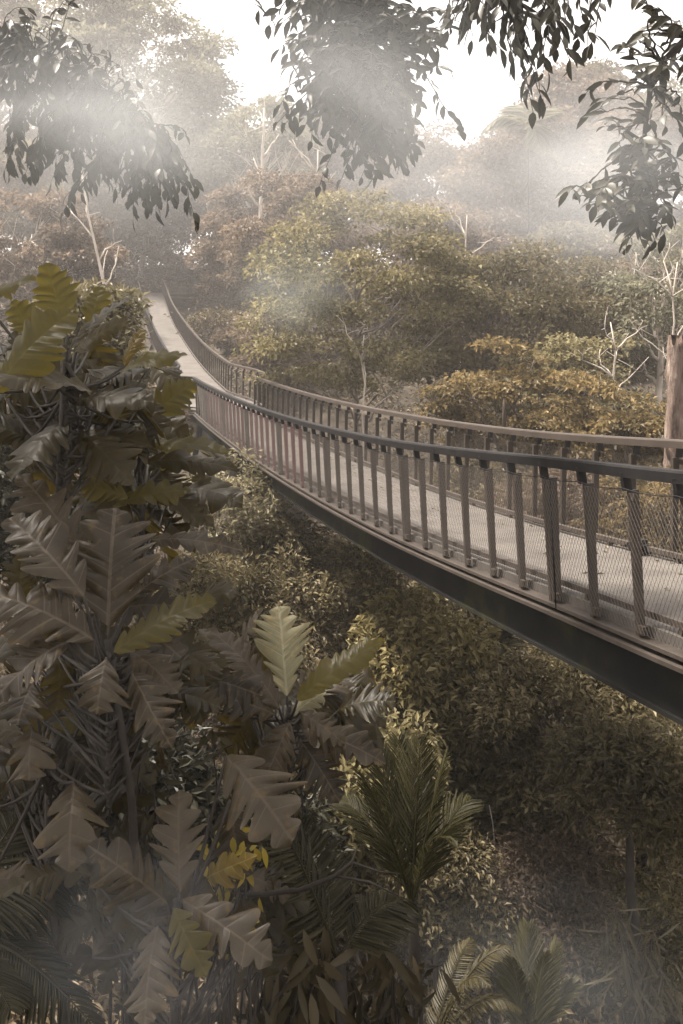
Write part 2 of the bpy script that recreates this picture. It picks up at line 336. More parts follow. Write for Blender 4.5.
def railing(p, inward, lean, height, railmat, label, far):
    t,s=frame(p); s=s*inward
    pl=loc(p); H=height
    up=np.array([0,0,1.])
    off=lambda z: -s*(math.tan(lean)*z)        # the whole railing leans outwards a little
    # wire mesh, outside the posts
    mb=MB(); d=np.r_[0,np.cumsum(np.linalg.norm(np.diff(pl,axis=0),axis=1))]
    near=d[np.searchsorted(p[:,1],30)] if not far else d[np.searchsorted(p[:800,1],30)]
    sp=.044; top=H-.16; Ls=[]
    run=.6
    st=np.arange(-run,min(d[-1],near),sp)
    for sgn in (1,-1):
        a=st+ (0 if sgn>0 else run); nz=4
        zs=np.linspace(0.0,top,nz); rad=.0014
        ss=a[:,None]+sgn*run*zs[None]/top
        ok=(ss.min(1)>0)&(ss.max(1)<d[-1]-.01); ss=ss[ok]
        def at(sv): return np.stack([np.interp(sv,d,pl[:,k]) for k in range(3)],-1)
        def ats(sv): return np.stack([np.interp(sv,d,s[:,k]) for k in range(3)],-1)
        c=at(ss); sv=ats(ss); c=c-sv*(.075+ math.tan(lean)*zs[None,:,None])+up*(zs[None,:,None]-.03)
        tv=norm(np.stack([-sv[...,1],sv[...,0],0*sv[...,0]],-1))
        prof=[tv*rad*1.3, -tv*rad*1.3, -sv*rad*1.6]
        V=np.stack([c+q for q in prof],2).reshape(-1,3); nw=len(ss)
        b=(np.arange(nw)*nz*3)[:,None,None]; i=(np.arange(nz-1)*3)[None,:,None]; j=np.array([0,1,2]); k=np.array([1,2,0])
        base=(b+i)
        mb.add(V,np.stack([base+j,base+k,base+3+k,base+3+j],-1).reshape(-1,4))
    rl=mb.build('railing',M['wire'],bridge,smooth=False)
    # handrail
    mb=MB(); hp=pl+off(H)+up*H
    w=.055
    sweep(mb,hp,[(-w,-.012),(-w+.01,0.004),(w-.01,.004),(w,-.012),(w,-.085),(-w,-.085)],s)
    # brackets and posts
    h=mb.build('handrail',railmat,rl,smooth=False)
    return t,s,d,pl,rl,off
def place_posts(p,d,t,s,pl,rl,H,lean,inward,spacing,n_ind,start,dark_stub,pink):
    cnt=0; rest=MB(); sv=np.arange(start,d[-1]-.2,spacing)
    pts=np.stack([np.interp(sv,d,pl[:,k]) for k in range(3)],-1); tt=norm(np.stack([np.interp(sv,d,t[:,k]) for k in range(3)],-1)); ss=np.cross([0,0,1],tt)*1.0
    ss=norm(np.stack([np.interp(sv,d,s[:,k]) for k in range(3)],-1))
    base=np.array([[v.co.x,v.co.y,v.co.z] for v in PM.vertices]); fq=np.array([list(f.vertices) for f in PM.polygons])
    import mathutils
    hh=H-.19+.08
    for k in range(len(sv)):
        yv=pts[k,1]+bo[1]
        tilt=math.tan(lean)
        zax=norm(np.array([0,0,1.])-ss[k]*tilt)
        pos=pts[k]-ss[k]*.005+np.array([0,0,-.075])
        if 2.5<yv and cnt<n_ind:
            me=PM
            if k%6==dark_stub: me=PMd
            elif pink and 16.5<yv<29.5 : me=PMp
            o=bpy.data.objects.new('post',me); C.objects.link(o); o.parent=rl
            mt=mathutils.Matrix([[tt[k][0],ss[k][0],zax[0]*hh,pos[0]],[tt[k][1],ss[k][1],zax[1]*hh,pos[1]],[tt[k][2],ss[k][2],zax[2]*hh,pos[2]],[0,0,0,1]])
            o.matrix_local=mt; cnt+=1
            if me is PMp: o['label']='post tinted with a pink light leak'
        else:
            V=base[:,0:1]*tt[k]+base[:,1:2]*ss[k]+base[:,2:3]*hh*zax+pos
            rest.add(V,fq)
    if rest.n: tag(rest.build('post',M['post'],rl,smooth=False),kind='stuff')
LEAN=R(4.5)
t,s,d,pl,rl,off=railing(left,1,LEAN,HL,M['darkrail'],'',False)
S0=float(np.interp(7.93,left[:,1],d))-26*.622
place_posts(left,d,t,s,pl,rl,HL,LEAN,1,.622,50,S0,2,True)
# top cable of the near mesh, sagging between its clips
mb=MB(); sv=np.arange(S0,d[np.searchsorted(yy,31.5)],.622/6); zc=HL-.165-.018*np.sin(((sv-S0)/.622%1)*math.pi)
cp=np.stack([np.interp(sv,d,pl[:,k]) for k in range(3)],-1)+np.array([0,0,1.])*zc[:,None]-np.stack([np.interp(sv,d,s[:,k]) for k in range(3)],-1)*(.078+math.tan(LEAN)*zc[:,None])
tube(mb,cp,.004,4); mb.build('cable',M['dark'],rl)
mb=MB(); k=np.searchsorted(yy,7.72); c0=pl[k]-s[k]*.085; 
tube(mb,[c0+[0,0,-.1],c0-s[k]*.06+[0,0,1.02]],.007,5); mb.build('drop_cable',M['dark'],rl)
t,s,d,pl,rl,off=railing(right_full,-1,R(1.0),HL+.06,M['rail'],'',True)
place_posts(right_full,d,t,s,pl,rl,HL+.06,R(1.0),-1,.76,46,.3,40,False)
rng=np.random.default_rng(9); mb=MB(); m=220; kk=rng.integers(60,430,m); u=rng.random(m)**1.5
pos=loc(right[kk]*(1-u[:,None]*.9)+left[kk]*(u[:,None]*.9))-SIDE*.16+np.array([0,0,.012])
leaves(mb,pos,rng.normal(0,1,(m,3))*[1,1,.08],rng.normal(0,.15,(m,3))+[0,0,1.],rng.uniform(.04,.1,m),rng.uniform(.02,.045,m))
tag(mb.build('fallen_leaves',M['shrub'],smooth=False),kind='stuff').location=bridge.location
# small black lamp box at the foot of the far railing
k=np.searchsorted(yy,9.35); 
mb=MB(); c=pl[k]+s[k]*.14+np.array([0,0,.07]); ax=np.stack([t[k],s[k],[0,0,1]])
box(mb,c,.12,.06,.05,ax); box(mb,c+[0,0,.075],.07,.05,.022,ax)
tube(mb,[c+t[k]*.12,c+t[k]*.2+[0,0,.02],c+t[k]*.3+[0,0,-.05]],.008,5)
tag(mb.build('lamp_box',M['dark'],bridge,smooth=False),'black lamp box at the foot of the far railing')
# piers
for y0 in (34.,62.):
    k=np.searchsorted(yy,y0); c=(left[k]+right[k])/2; g=float(ground_z(c[0],c[1]))
    for q in (-.5,.5):
        mb=MB(); tube(mb,[loc(c+SIDE*q*2.2-[0,0,c[2]-g+.5]),loc(c+SIDE*q-[0,0,.4])],.11,10)
        mb.build('pier',M['girder'],bridge)

# ------------------------------------------------------------------ trees
def curve(a,b,bend,n=6,rng=None,wob=0.):
    t=np.linspace(0,1,n)[:,None]; p=a+(b-a)*t+bend*(4*t*(1-t))
    if rng is not None and wob: 
        w=rng.normal(0,wob,(n,3)); w[0]=w[-1]=0; p=p+w
    return p
def make_tree(name,label,cat,base,H,Rr,Rz,leafmat,seed,barkmat='bark',trunk_r=.18,nlimb=9,nsub=7,clump=.9,lpc=160,leaf=.16,flat=.45,lean=(0,0),top=None,shape='diamond',low=.35,fork=.2,gap=.66,group=None,aspect=.62,hang=0.,shell=.75,extra_bare=0):
    rng=np.random.default_rng(seed); base=np.asarray(base,float)
    if base[2] is None or np.isnan(base[2]): base[2]=float(ground_z(base[0],base[1]))-.1
    root=tag(empty(name,base),label,cat,group)
    wood=MB(); crown=MB()
    cz=H-Rz; cen=np.array([lean[0],lean[1],cz])
    tp=curve(np.zeros(3),cen+[0,0,Rz*.35],np.array([rng.normal(0,.04)*H,rng.normal(0,.04)*H,0]),9,rng,H*.008)
    tube(wood,tp,np.linspace(trunk_r,trunk_r*.35,9)*np.r_[1.35,np.ones(8)],8)
    cc=[]; cr=[]
    for i in range(nlimb):
        az=i*2.399+rng.normal(0,.3); u=(i+.5)/nlimb
        el=math.asin(-low+(1+low)*u*.98)            # from low around to the top
        d=np.array([math.cos(az)*math.cos(el),math.sin(az)*math.cos(el),math.sin(el)])
        tgt=cen+d*[Rr,Rr,Rz]*rng.uniform(.62,.95)
        f=np.clip(fork+.15+.5*u,fork,.97); k=f*8; st=tp[int(k)]*(1-k%1)+tp[min(8,int(k)+1)]*(k%1)
        lp=curve(st,tgt,np.array([0,0,-.05*Rr]) + rng.normal(0,.06*Rr,3),7,rng,.03*Rr)
        r0=trunk_r*.42
        tube(wood,lp,np.linspace(r0,r0*.25,7),5)
        for j in range(nsub):
            w=rng.uniform(.35,1.); k=w*6; b0=lp[int(k)]*(1-k%1)+lp[min(6,int(k)+1)]*(k%1)
            d2=norm(d+rng.normal(0,.55,3)); 
            tg=cen+d2*[Rr,Rr,Rz]*(rng.uniform(shell,1.04))
            tg=tgt*.35+tg*.65 if rng.random()<.6 else tg
            bp=curve(b0,tg,rng.normal(0,.05*Rr,3),4)
            tube(wood,bp,np.linspace(r0*.3,r0*.08,4),4,cap=False)
            cc.append(tg); cr.append(clump*rng.uniform(.55,1.25))
            if rng.random()<.5: cc.append(bp[2]+rng.normal(0,.2*clump,3)); cr.append(clump*rng.uniform(.4,.8))
    for _ in range(extra_bare):
        az=rng.uniform(0,6.28); st=tp[rng.integers(3,8)]; tg=st+np.array([math.cos(az)*Rr*.9,math.sin(az)*Rr*.9,rng.uniform(.2,1.)*Rz])
        lp=curve(st,tg,rng.normal(0,.1*Rr,3),8,rng,.05*Rr); tube(wood,lp,np.linspace(trunk_r*.4,trunk_r*.08,8),5)
    wood.build('trunk',M[barkmat],root)
    cc=np.array(cc); cr=np.array(cr)
    kp=rng.random(len(cc))<gap; cc=cc[kp]; cr=cr[kp]*1.12; lpc=lpc*1.2
    n=np.maximum(8,(lpc*(cr/clump)**2*rng.uniform(.5,1.4,len(cr)))).astype(int)
    idx=np.repeat(np.arange(len(cc)),n); Nn=len(idx)
    d=norm(rng.normal(0,1,(Nn,3))); d[:,2]=np.abs(d[:,2])*np.where(rng.random(Nn)<.75,1,-.6)
    rad=rng.random(Nn)**.45
    pos=cc[idx]+d*rad[:,None]*cr[idx][:,None]*[1,1,flat]+rng.normal(0,.06*clump,(Nn,3))
    ax=norm(d*[1,1,.4]+rng.normal(0,.6,(Nn,3))-[0,0,hang]); nr=norm(rng.normal(0,.42,(Nn,3))+[0,0,1.]+d*.35)
    Ls=leaf*rng.uniform(.6,1.35,Nn)
    leaves(crown,pos,ax,nr,Ls,Ls*aspect*rng.uniform(.8,1.2,Nn),shape)
    crown.build('crown',M[leafmat],root,smooth=False)
    return root
nan=float('nan')
def at_px(px,Y): return ((px-CX)/F*Y,Y,nan)
def topH(px,py,Y):                       # height of a tree whose top is seen at py
    return (HY-py)/F*Y-float(ground_z((px-CX)/F*Y,Y))+.1

def T(px,Y,top,wpx,hpx,mat,label,seed,name='tree',cat='tree',**k):
    H=topH(px,top,Y); Rr=wpx/2/F*Y; Rz=hpx/2/F*Y
    return make_tree(name,label,cat,at_px(px,Y),H,Rr,min(Rz,H*.47),mat,seed,**k)

far=dict(group='trees on the far hillside')
T(356,31,184,235,235,'olive','broad olive-yellow tree with slender pale trunks behind the middle of the bridge',11,barkmat='bark_mid',trunk_r=.11,nlimb=16,nsub=9,clump=.85,lpc=150,leaf=.17,low=.75,extra_bare=5)
T(505,24,345,190,150,'rust','low spreading tree with rust-orange leaves in flat layers beyond the right railing',12,nlimb=11,nsub=6,clump=.62,lpc=150,leaf=.15,flat=.25,low=.5,trunk_r=.13,shell=.45,extra_bare=3)
T(615,21,372,140,170,'rust','second rust-orange tree, smaller, beside the reddish broken trunk',13,nlimb=11,nsub=6,clump=.55,lpc=150,leaf=.14,flat=.25,low=.6,trunk_r=.12,shell=.45,extra_bare=2)
T(560,29,335,150,150,'olive','yellowish tree whose top shows between the rust-orange tree and the bare pale sapling',19,nlimb=11,nsub=6,clump=.75,lpc=150,leaf=.18,low=.6,trunk_r=.14)
T(500,34,245,190,190,'green','dull green rounded tree behind the rust-orange tree',14,nlimb=14,nsub=8,clump=1.0,lpc=150,leaf=.2,low=.6,trunk_r=.17)
T(590,38,262,130,150,'green','darker green tree behind the bare pale branches',15,nlimb=12,nsub=7,clump=1.0,lpc=140,leaf=.2,low=.6)
T(668,34,215,120,190,'pale','pale loose-leaved tree at the right edge above the broken trunk',16,barkmat='bark_pale',nlimb=11,nsub=6,clump=.9,lpc=90,leaf=.2,low=.6,extra_bare=4)
# far wall of trees
T(110,90,-12,225,200,'pale','tall pale tree whose broad crown tops the upper left of the forest',21,barkmat='bark_pale',nlimb=16,nsub=8,clump=2.4,lpc=200,leaf=.5,low=.4,trunk_r=.5,**far)
T(12,92,-20,160,220,'brown','tall brownish tree at the left edge touching the top',22,nlimb=13,nsub=7,clump=2.2,lpc=190,leaf=.5,low=.5,trunk_r=.45,**far)
T(262,82,92,135,150,'pale','thin-crowned tree with a straight pale trunk showing beneath its crown',23,barkmat='bark_pale',nlimb=11,nsub=6,clump=1.7,lpc=130,leaf=.42,low=.0,trunk_r=.42,extra_bare=3,**far)
T(425,86,128,110,190,'brown','brown domed tree just left of the gap of open sky',24,nlimb=13,nsub=8,clump=1.9,lpc=200,leaf=.42,low=.7,trunk_r=.4,**far)
T(350,92,92,120,150,'brown','hazy brown tree behind the dark overhanging leaves',25,nlimb=13,nsub=8,clump=2.0,lpc=190,leaf=.45,low=.6,trunk_r=.4,**far)
T(572,84,70,150,190,'brown','tall rounded brown tree right of the gap of open sky',26,nlimb=15,nsub=8,clump=2.0,lpc=210,leaf=.45,low=.6,trunk_r=.45,**far)
T(505,76,135,120,190,'brown','lower pinkish brown tree under the single arching palm frond',27,nlimb=13,nsub=8,clump=1.7,lpc=200,leaf=.4,low=.7,trunk_r=.4,**far)
T(580,98,68,75,46,'green','far flat-topped tree with umbrella crowns against the sky',28,nlimb=9,nsub=6,clump=1.8,lpc=170,leaf=.45,flat=.35,low=.1,trunk_r=.35,**far)
T(650,74,105,150,210,'brown','broad tree at the right edge behind the hanging dark leaves',29,nlimb=14,nsub=8,clump=1.8,lpc=200,leaf=.42,low=.7,trunk_r=.4,**far)
T(690,90,60,140,170,'pale','tall pale tree rising at the top right edge',30,nlimb=12,nsub=7,clump=2.0,lpc=170,leaf=.45,low=.6,trunk_r=.4,**far)
T(26,58,182,170,180,'brown','brown thicket-like tree at the left edge beyond the lobed leaves',31,barkmat='bark_pale',nlimb=14,nsub=8,clump=1.3,lpc=170,leaf=.32,low=.8,trunk_r=.26,extra_bare=4,**far)
T(140,100,165,130,150,'brown','brown tree straight behind the far end of the bridge',32,barkmat='bark_pale',nlimb=14,nsub=8,clump=1.7,lpc=170,leaf=.42,low=.8,trunk_r=.3,extra_bare=4,**far)
T(250,72,172,100,190,'brown','brown tree right of the far ramp, half behind the olive tree',33,barkmat='bark_pale',nlimb=14,nsub=8,clump=1.5,lpc=170,leaf=.36,low=.8,trunk_r=.3,extra_bare=3,**far)
T(300,60,170,130,180,'brown','brown tree close behind the top of the olive-yellow tree',34,nlimb=13,nsub=8,clump=1.4,lpc=170,leaf=.32,low=.7,trunk_r=.28,**far)
T(440,58,205,140,180,'brown','brown tree between the olive-yellow tree and the dull green tree',35,nlimb=13,nsub=8,clump=1.4,lpc=180,leaf=.32,low=.8,trunk_r=.28,**far)
T(560,56,225,140,170,'green','dark green tree low in the middle of the right-hand forest',36,nlimb=13,nsub=8,clump=1.4,lpc=170,leaf=.32,low=.8,trunk_r=.28,**far)
T(66,86,120,180,150,'green','grey-green tree behind the misty drooping leaves',37,nlimb=14,nsub=8,clump=1.8,lpc=180,leaf=.42,low=.7,trunk_r=.36,**far)
T(205,100,110,130,140,'pale','pale tree behind the left of the straight pale trunk',38,nlimb=12,nsub=7,clump=2.0,lpc=180,leaf=.46,low=.6,trunk_r=.36,**far)
T(283,47,300,80,130,'brown','low brown tree close beside the right side of the ramp',39,nlimb=12,nsub=7,clump=1.0,lpc=160,leaf=.24,low=.8,trunk_r=.16,**far)
T(640,50,240,120,160,'brown','brown tree behind the pale tree at the right edge',40,nlimb=12,nsub=7,clump=1.2,lpc=170,leaf=.28,low=.8,trunk_r=.2,**far)

T(12,108,130,170,200,'brown','far hazy tree filling the left edge behind the thicket-like tree',43,nlimb=13,nsub=8,clump=2.2,lpc=190,leaf=.5,low=.8,trunk_r=.4,gap=.9,**far)
T(330,118,112,170,190,'brown','farthest hazy tree behind the straight pale dead trunk',44,nlimb=13,nsub=8,clump=2.3,lpc=190,leaf=.5,low=.8,trunk_r=.4,gap=.9,**far)
T(525,115,140,150,190,'green','farthest grey-green tree under the arching palm frond',45,nlimb=13,nsub=8,clump=2.2,lpc=190,leaf=.5,low=.8,trunk_r=.4,gap=.9,**far)
T(625,112,84,160,230,'brown','farthest hazy tree behind the dark branch at the top right edge',46,nlimb=13,nsub=8,clump=2.2,lpc=190,leaf=.5,low=.8,trunk_r=.4,gap=.9,**far)
T(95,112,118,170,210,'green','far grey-green tree behind the leaning bare pale trunk',47,nlimb=13,nsub=8,clump=2.2,lpc=190,leaf=.5,low=.8,trunk_r=.4,gap=.9,**far)
T(220,120,120,170,200,'brown','farthest brown tree straight up the slope from the far end of the bridge',48,nlimb=13,nsub=8,clump=2.3,lpc=190,leaf=.5,low=.8,trunk_r=.4,gap=.9,**far)
# ------------------------------------------------------------------ plants below and beside the bridge
def S(px,Y,top,wpx,hpx,mat,label,seed,cat='shrub',name='shrub',**k):
    kw=dict(trunk_r=.05,nlimb=10,nsub=7,clump=.42,lpc=110,leaf=.11,flat=.7,low=.7,aspect=.42); kw.update(k)
    return T(px,Y,top,wpx,hpx,mat,label,seed,name=name,cat=cat,**kw)
# bare pale little tree
def bare(px,Y,base_py,top_py,label,seed,n=6,spread=.9,k_=1.,dx=None):
    rng=np.random.default_rng(seed); b=P(px,base_py,Y); g=float(ground_z(b[0],b[1])); t=P(px+(rng.uniform(-8,16) if dx is None else dx),top_py,Y)
    root=tag(empty('bare_tree',(b[0],b[1],g-.1)),label,'bare tree'); o=np.array([b[0],b[1],g-.1]); mb=MB()
    tp=curve(np.zeros(3),t-o,np.array([rng.normal(0,.2),0,0]),10,rng,.05); tube(mb,tp,np.linspace(.07,.018,10)*k_,6)
    h=(t-o)[2]
    for i in range(n):
        k=rng.integers(4,9); a=rng.uniform(0,6.28); e=tp[k]+np.array([math.cos(a)*spread,math.sin(a)*spread*.6,rng.uniform(.5,1.3)])*h*.16
        lp=curve(tp[k],e,rng.normal(0,.1,3),6,rng,.05); tube(mb,lp,np.linspace(.03,.008,6)*k_,5)
        for q in range(2):
            e2=lp[3+q]+rng.normal(0,.25,3)+[0,0,.3]; tube(mb,curve(lp[3+q],e2,rng.normal(0,.05,3),4),np.linspace(.012,.005,4)*k_,4)
    mb.build('trunk',M['bark_pale'],root)
S(300,19,525,250,190,'shrub','large brown shrub with fine pointed leaves under the middle of the bridge',51,clump=.6,lpc=210,leaf=.13,nlimb=15,nsub=8)
S(428,15,598,130,190,'yshrub','shrub with small yellowish leaves just below the bridge beam',52,lpc=130,leaf=.15,nlimb=13,nsub=8)
S(575,13.5,655,200,150,'shrub','brown leafy shrub in the shade under the near end of the bridge',53,lpc=150,nlimb=13,nsub=8)
S(505,14.5,735,140,140,'olive','olive shrub low in the middle of the gully',54,lpc=110,leaf=.16,nlimb=12)
S(88,15,283,84,140,'cream','small tree with pale cream leaves behind the top lobed leaves',55,cat='tree',name='tree',lpc=120,leaf=.14,low=.5)
S(126,21,345,48,150,'cream','cream-leaved shrub beside the left railing of the ramp',56,clump=.5,lpc=120,leaf=.15,low=.6)
S(232,20,462,110,110,'cream','low pale-leaved shrub against the girder of the bridge',57,clump=.45,lpc=120,leaf=.13)
S(395,25,545,190,120,'shrub','brown twiggy shrub farther back below the middle of the bridge',58,clump=.6,lpc=150,leaf=.15)
S(215,15,560,120,120,'shrub','shrub with glinting narrow leaves right of the tallest lobed leaf',59,lpc=140,leaf=.13,aspect=.3)
S(645,13,720,130,130,'olive','dark olive shrub at the right edge below the bridge beam',60,lpc=100,leaf=.15)
S(440,12.6,825,140,120,'shrub','low grey-brown shrub behind the upright palm',61,lpc=130,leaf=.09)
S(560,12.4,850,150,120,'brown','low brown shrub at the bottom of the gully, left of the dark trunk',62,lpc=140,leaf=.08)
S(655,12.2,880,120,120,'yshrub','low yellowish shrub in the bottom right corner',63,lpc=110,leaf=.08)
S(330,15,640,150,150,'shrub','dull shrub behind the pale cream lobed leaf',64,lpc=130,leaf=.11)
S(370,13,730,130,130,'olive','olive shrub between the lobed leaves and the gully',65,lpc=110,leaf=.15)
S(60,12,400,160,200,'darkleaf','dark shrub in shadow behind the upper lobed leaves',66,lpc=110,leaf=.16)
S(255,9.5,800,130,120,'darkleaf','dark shrub in shadow behind the lit slatted frond',67,lpc=110,leaf=.13)
S(110,9,700,200,200,'darkleaf','dark shrub in deep shadow behind the lower lobed leaves',68,lpc=110,leaf=.15)
S(250,58,335,60,60,'brown','low brown bush on the slope just right of the ramp',74,trunk_r=.08,clump=.8,lpc=130,leaf=.28)
S(222,66,318,60,60,'shrub','low bush high on the slope right of the ramp',75,trunk_r=.08,clump=.8,lpc=130,leaf=.3)
S(160,27,385,40,90,'brown','brown shrub pressed against the left side of the landing',69,clump=.4,lpc=120,leaf=.17)
S(560,17,470,140,120,'brown','brown shrub seen through the posts of the far railing',71,lpc=130,leaf=.13)
S(655,15.5,470,150,130,'rust','rust-tinted shrub seen through the mesh at the right end',72,lpc=130,leaf=.12)
S(480,19,465,140,110,'shrub','dull shrub seen through the railings in the middle',73,lpc=120,leaf=.14)
# dark trunk rising from the gully at the right
r_=S(628,11.4,742,120,80,'green','dark slender tree whose trunk stands at the lower right of the gully',70,cat='tree',name='tree',trunk_r=.1,lpc=90,low=-.1,nlimb=8,fork=.7,barkmat='stem',gap=.9)
bare(522,13.,960,862,'bare twiggy sapling low in the middle of the gully',85,7,.9)
bare(470,17.,720,640,'bare grey twigs beside the yellowish shrub under the bridge',86,6,.9)

# broken dead trunk at the right edge
def snag():
    rng=np.random.default_rng(5); Y=17.; x=(690-CX)/F*Y; g=float(ground_z(x,Y)); top=(HY-322)/F*Y
    root=tag(empty('dead_trunk',(x,Y,g-.1)),'reddish broken dead trunk with a jagged top at the right edge','dead tree')
    mb=MB(); n=22; m=40; V=[]; h=top-g+.1
    th=np.arange(n)/n*6.283
    prof=rng.normal(0,1,(n,))
    for i in range(m):
        t=i/(m-1); r=.27+.16*(1-t)**3+.02*math.sin(t*20)
        jag=(.45*np.abs(np.sin(th*2.3+1))+.4*rng.random(n)) if i==m-1 else 0
        rr=r*(1+.12*np.sin(th*3+t*3)+.08*np.sin(th*7-t*9)+.07*rng.normal(0,1,n))
        cx=-.55*(1-t)+.12*math.sin(t*5); 
        V.append(np.stack([cx+rr*np.cos(th),rr*np.sin(th),h*t-.0-jag*1.0*np.ones(n)],1))
    V.append(np.array([[.12*math.sin(5),0,h-.6]]))
    V=np.concatenate(V); i=(np.arange(m-1)*n)[:,None]; j=np.arange(n)[None]; k=(j+1)%n
    mb.add(V,np.stack([i+j,i+k,i+n+k,i+n+j],-1).reshape(-1,4),[(m*n,(m-1)*n+a,(m-1)*n+(a+1)%n) for a in range(n)])
    mb.build('trunk',M['bark_red'],root)
    for a,hh in ((2.6,.72),(.4,.5)):
        mb=MB(); b=np.array([-.55*(1-hh),0,h*hh]); d=np.array([math.cos(a),-.6,.5])
        tube(mb,[b,b+d*.35,b+d*.5+[0,0,.2]],[.09,.06,.03],7); mb.build('branch_stub',M['bark_red'],root)
snag()
bare(118,52,300,168,'tall bare pale trunk leaning in the brown forest above the lobed leaves',87,5,.8,2.0,-38)
bare(262,66,215,108,'straight pale dead trunk standing high in the forest above the olive-yellow tree',89,4,.6,3.6,2)
bare(292,60,205,150,'pale bare limb slanting up above the olive-yellow tree',90,4,.9,2.2,26)
bare(455,44,262,215,'small bare pale tree right of the olive-yellow tree',91,5,.9,1.4,12)
bare(608,27,392,322,'bare pale forked sapling standing above the rust-orange trees',81,7)
bare(348,27.5,400,335,'bare pale sapling in front of the olive-yellow tree',82,4,.7)
bare(668,28,330,262,'bare pale curved branches at the right edge above the broken trunk',84,7)

# ---- the big lobed leaves
def lobed_leaf(mb, b, t, n, W, nl=6, depth=.6, arch=.12, fold=.12, sweepk=.72, seed=0, pet=0.):
    rng=np.random.default_rng(seed); b=np.asarray(b,float); t=np.asarray(t,float); ax=t-b; L=np.linalg.norm(ax); ax=ax/L
    n=np.asarray(n,float); n=n-ax*np.dot(n,ax); n=n/np.linalg.norm(n); sd=np.cross(ax,n)
    nt=nl*18+1; ns=4; tau=np.linspace(0,1,nt)
    env=np.sin(math.pi*np.clip(tau*.94+.03,0,1)**.85)**.75; env*=1-.25*(tau>.8)*(tau-.8)/.2
    V=[];UV=[]
    ph=rng.uniform(0,6.28,4)
    for sgn in (-1,1):
        amp=np.repeat(rng.uniform(.7,1.12,nl+1),18)[:nt]; amp=np.convolve(np.r_[np.full(8,amp[0]),amp,np.full(9,amp[-1])],np.ones(18)/18,'valid')
        
        uu=tau+(.045*np.sin(2*math.pi*tau*1.4+ph[2+(sgn>0)])+.02*np.sin(2*math.pi*tau*3.1+ph[1]*sgn))*np.sin(math.pi*tau)+(.25/nl*rng.uniform(-1,1))*np.sin(math.pi*tau)
        lob=np.abs(np.sin(math.pi*nl*uu))**.8
        dd=min(.84,depth*1.18)*np.clip(1.15-.75*np.abs(tau-.4),.3,1)
        w=W*.5*env*amp*(1-dd*(1-lob))
        for si in range(ns+1):
            s_=si/ns; rib=np.cos(2*math.pi*nl*uu)
            al=np.clip(tau*L+sweepk*s_*w*(1-.5*tau),0,L*1.02+.0*w)
            tt=np.clip(al/L,0,1.02)
            p=b+ax*al[:,None]+n*(arch*L*(4*tt*(1-tt)*.6-tt**2*.9))[:,None]
            z=fold*s_*w-1.1*(s_*w)**2/W*(.6+.5*np.sin(ph[0]+tau*5))-.03*W*rib*s_+.05*W*s_*np.sin(ph[1]+tau*7+sgn)
            p=p+sd*(sgn*s_*w)[:,None]+n*z[:,None]
            V.append(p); UV.append(np.stack([sgn*s_*w/(W*.5),nl*uu],1))
    V=np.concatenate(V); UV=np.concatenate(UV); q=[]
    i=np.arange(nt-1)
    for h in (0,1):
        for si in range(ns):
            a=(h*(ns+1)+si)*nt; c=a+nt
            qq=np.stack([a+i,a+i+1,c+i+1,c+i],1); q.append(qq if h==0 else qq[:,::-1])
    mb.add(V,np.concatenate(q),None,UV)
def lobed_plant(node_px, Y, ground_px, label, lv, seed, filler=0, fl_spread=(70,70), stem_r=.03, fmat='big_brown'):
    rng=np.random.default_rng(seed); nd=P(node_px[0],node_px[1],Y)
    gx,gy=(ground_px-CX)/F*Y,Y+.3; g=float(ground_z(gx,gy)); o=np.array([gx,gy,g-.1])
    root=tag(empty('breadfruit_tree',o),label,'breadfruit tree'); mb=MB()
    sp=curve(np.zeros(3),nd-o,np.array([rng.normal(0,.1),.15,0]),10,rng,.03); tube(mb,sp,np.linspace(stem_r*1.8,stem_r*.55,10),7)
    st=mb.build('stem',M['stem'],root)
    for k,(bx,by,tx,ty,W,mt,dy0,dy1,opt) in enumerate(lv):
        b=P(bx,by,Y+dy0); t=P(tx,ty,Y+dy1); wm=W/F*(Y+(dy0+dy1)/2)
        nv=np.array(opt.get('n',(rng.normal(0,.25),-.62,.75)))
        mb=MB(); lobed_leaf(mb,b-o,t-o,nv,wm,opt.get('nl',6),opt.get('d',.62),opt.get('arch',.1),opt.get('fold',.12),seed=seed*100+k,sweepk=opt.get('sw',.75))
        lf=mb.build('leaf',M[mt],root)
        if 'label' in opt: lf['label']=opt['label']
        mb=MB(); a=sp[-1]-np.array([0,0,rng.uniform(0,.25)]); tube(mb,curve(a,b-o,np.array([0,0,-.03]),6),np.linspace(.012,.007,6),5); mb.build('leaf_stalk',M['stem'],lf)
    for k in range(filler):
        u=rng.uniform(-1,1,2); u[1]=abs(u[1])*.95-(.25 if node_px[1]<460 else .6)*rng.random(); bx=node_px[0]+u[0]*fl_spread[0]; by=node_px[1]+u[1]*fl_spread[1]; dy=rng.uniform(.35,1.3)
        a=rng.uniform(0,6.28); a=a if not(node_px[1]<460 and math.sin(a)<.0) else -a; ln=rng.uniform(55,95)*(.7 if bx>node_px[0]+20 else 1); b=P(bx,by,Y+dy); t=P(bx+math.cos(a)*ln,by+math.sin(a)*ln*.8,Y+dy+rng.uniform(-.3,.3))
        mb=MB(); lobed_leaf(mb,b-o,t-o,(rng.normal(0,.4),-.5,.8),rng.uniform(40,72)/F*Y,int(rng.integers(4,8)),rng.uniform(.5,.78),rng.uniform(.05,.22),seed=seed*100+50+k)
        lf=mb.build('leaf',M['big_dark' if k%4 else fmat],root)  # mostly dark leaves, their colour standing in for deep shade in the gaps
        mb=MB(); q=sp[-1]-np.array([0,0,rng.uniform(.1,.8)]); tube(mb,curve(q,b-o,np.array([0,0,-.05]),5),np.linspace(.011,.006,5),4); mb.build('leaf_stalk',M['stem'],lf)
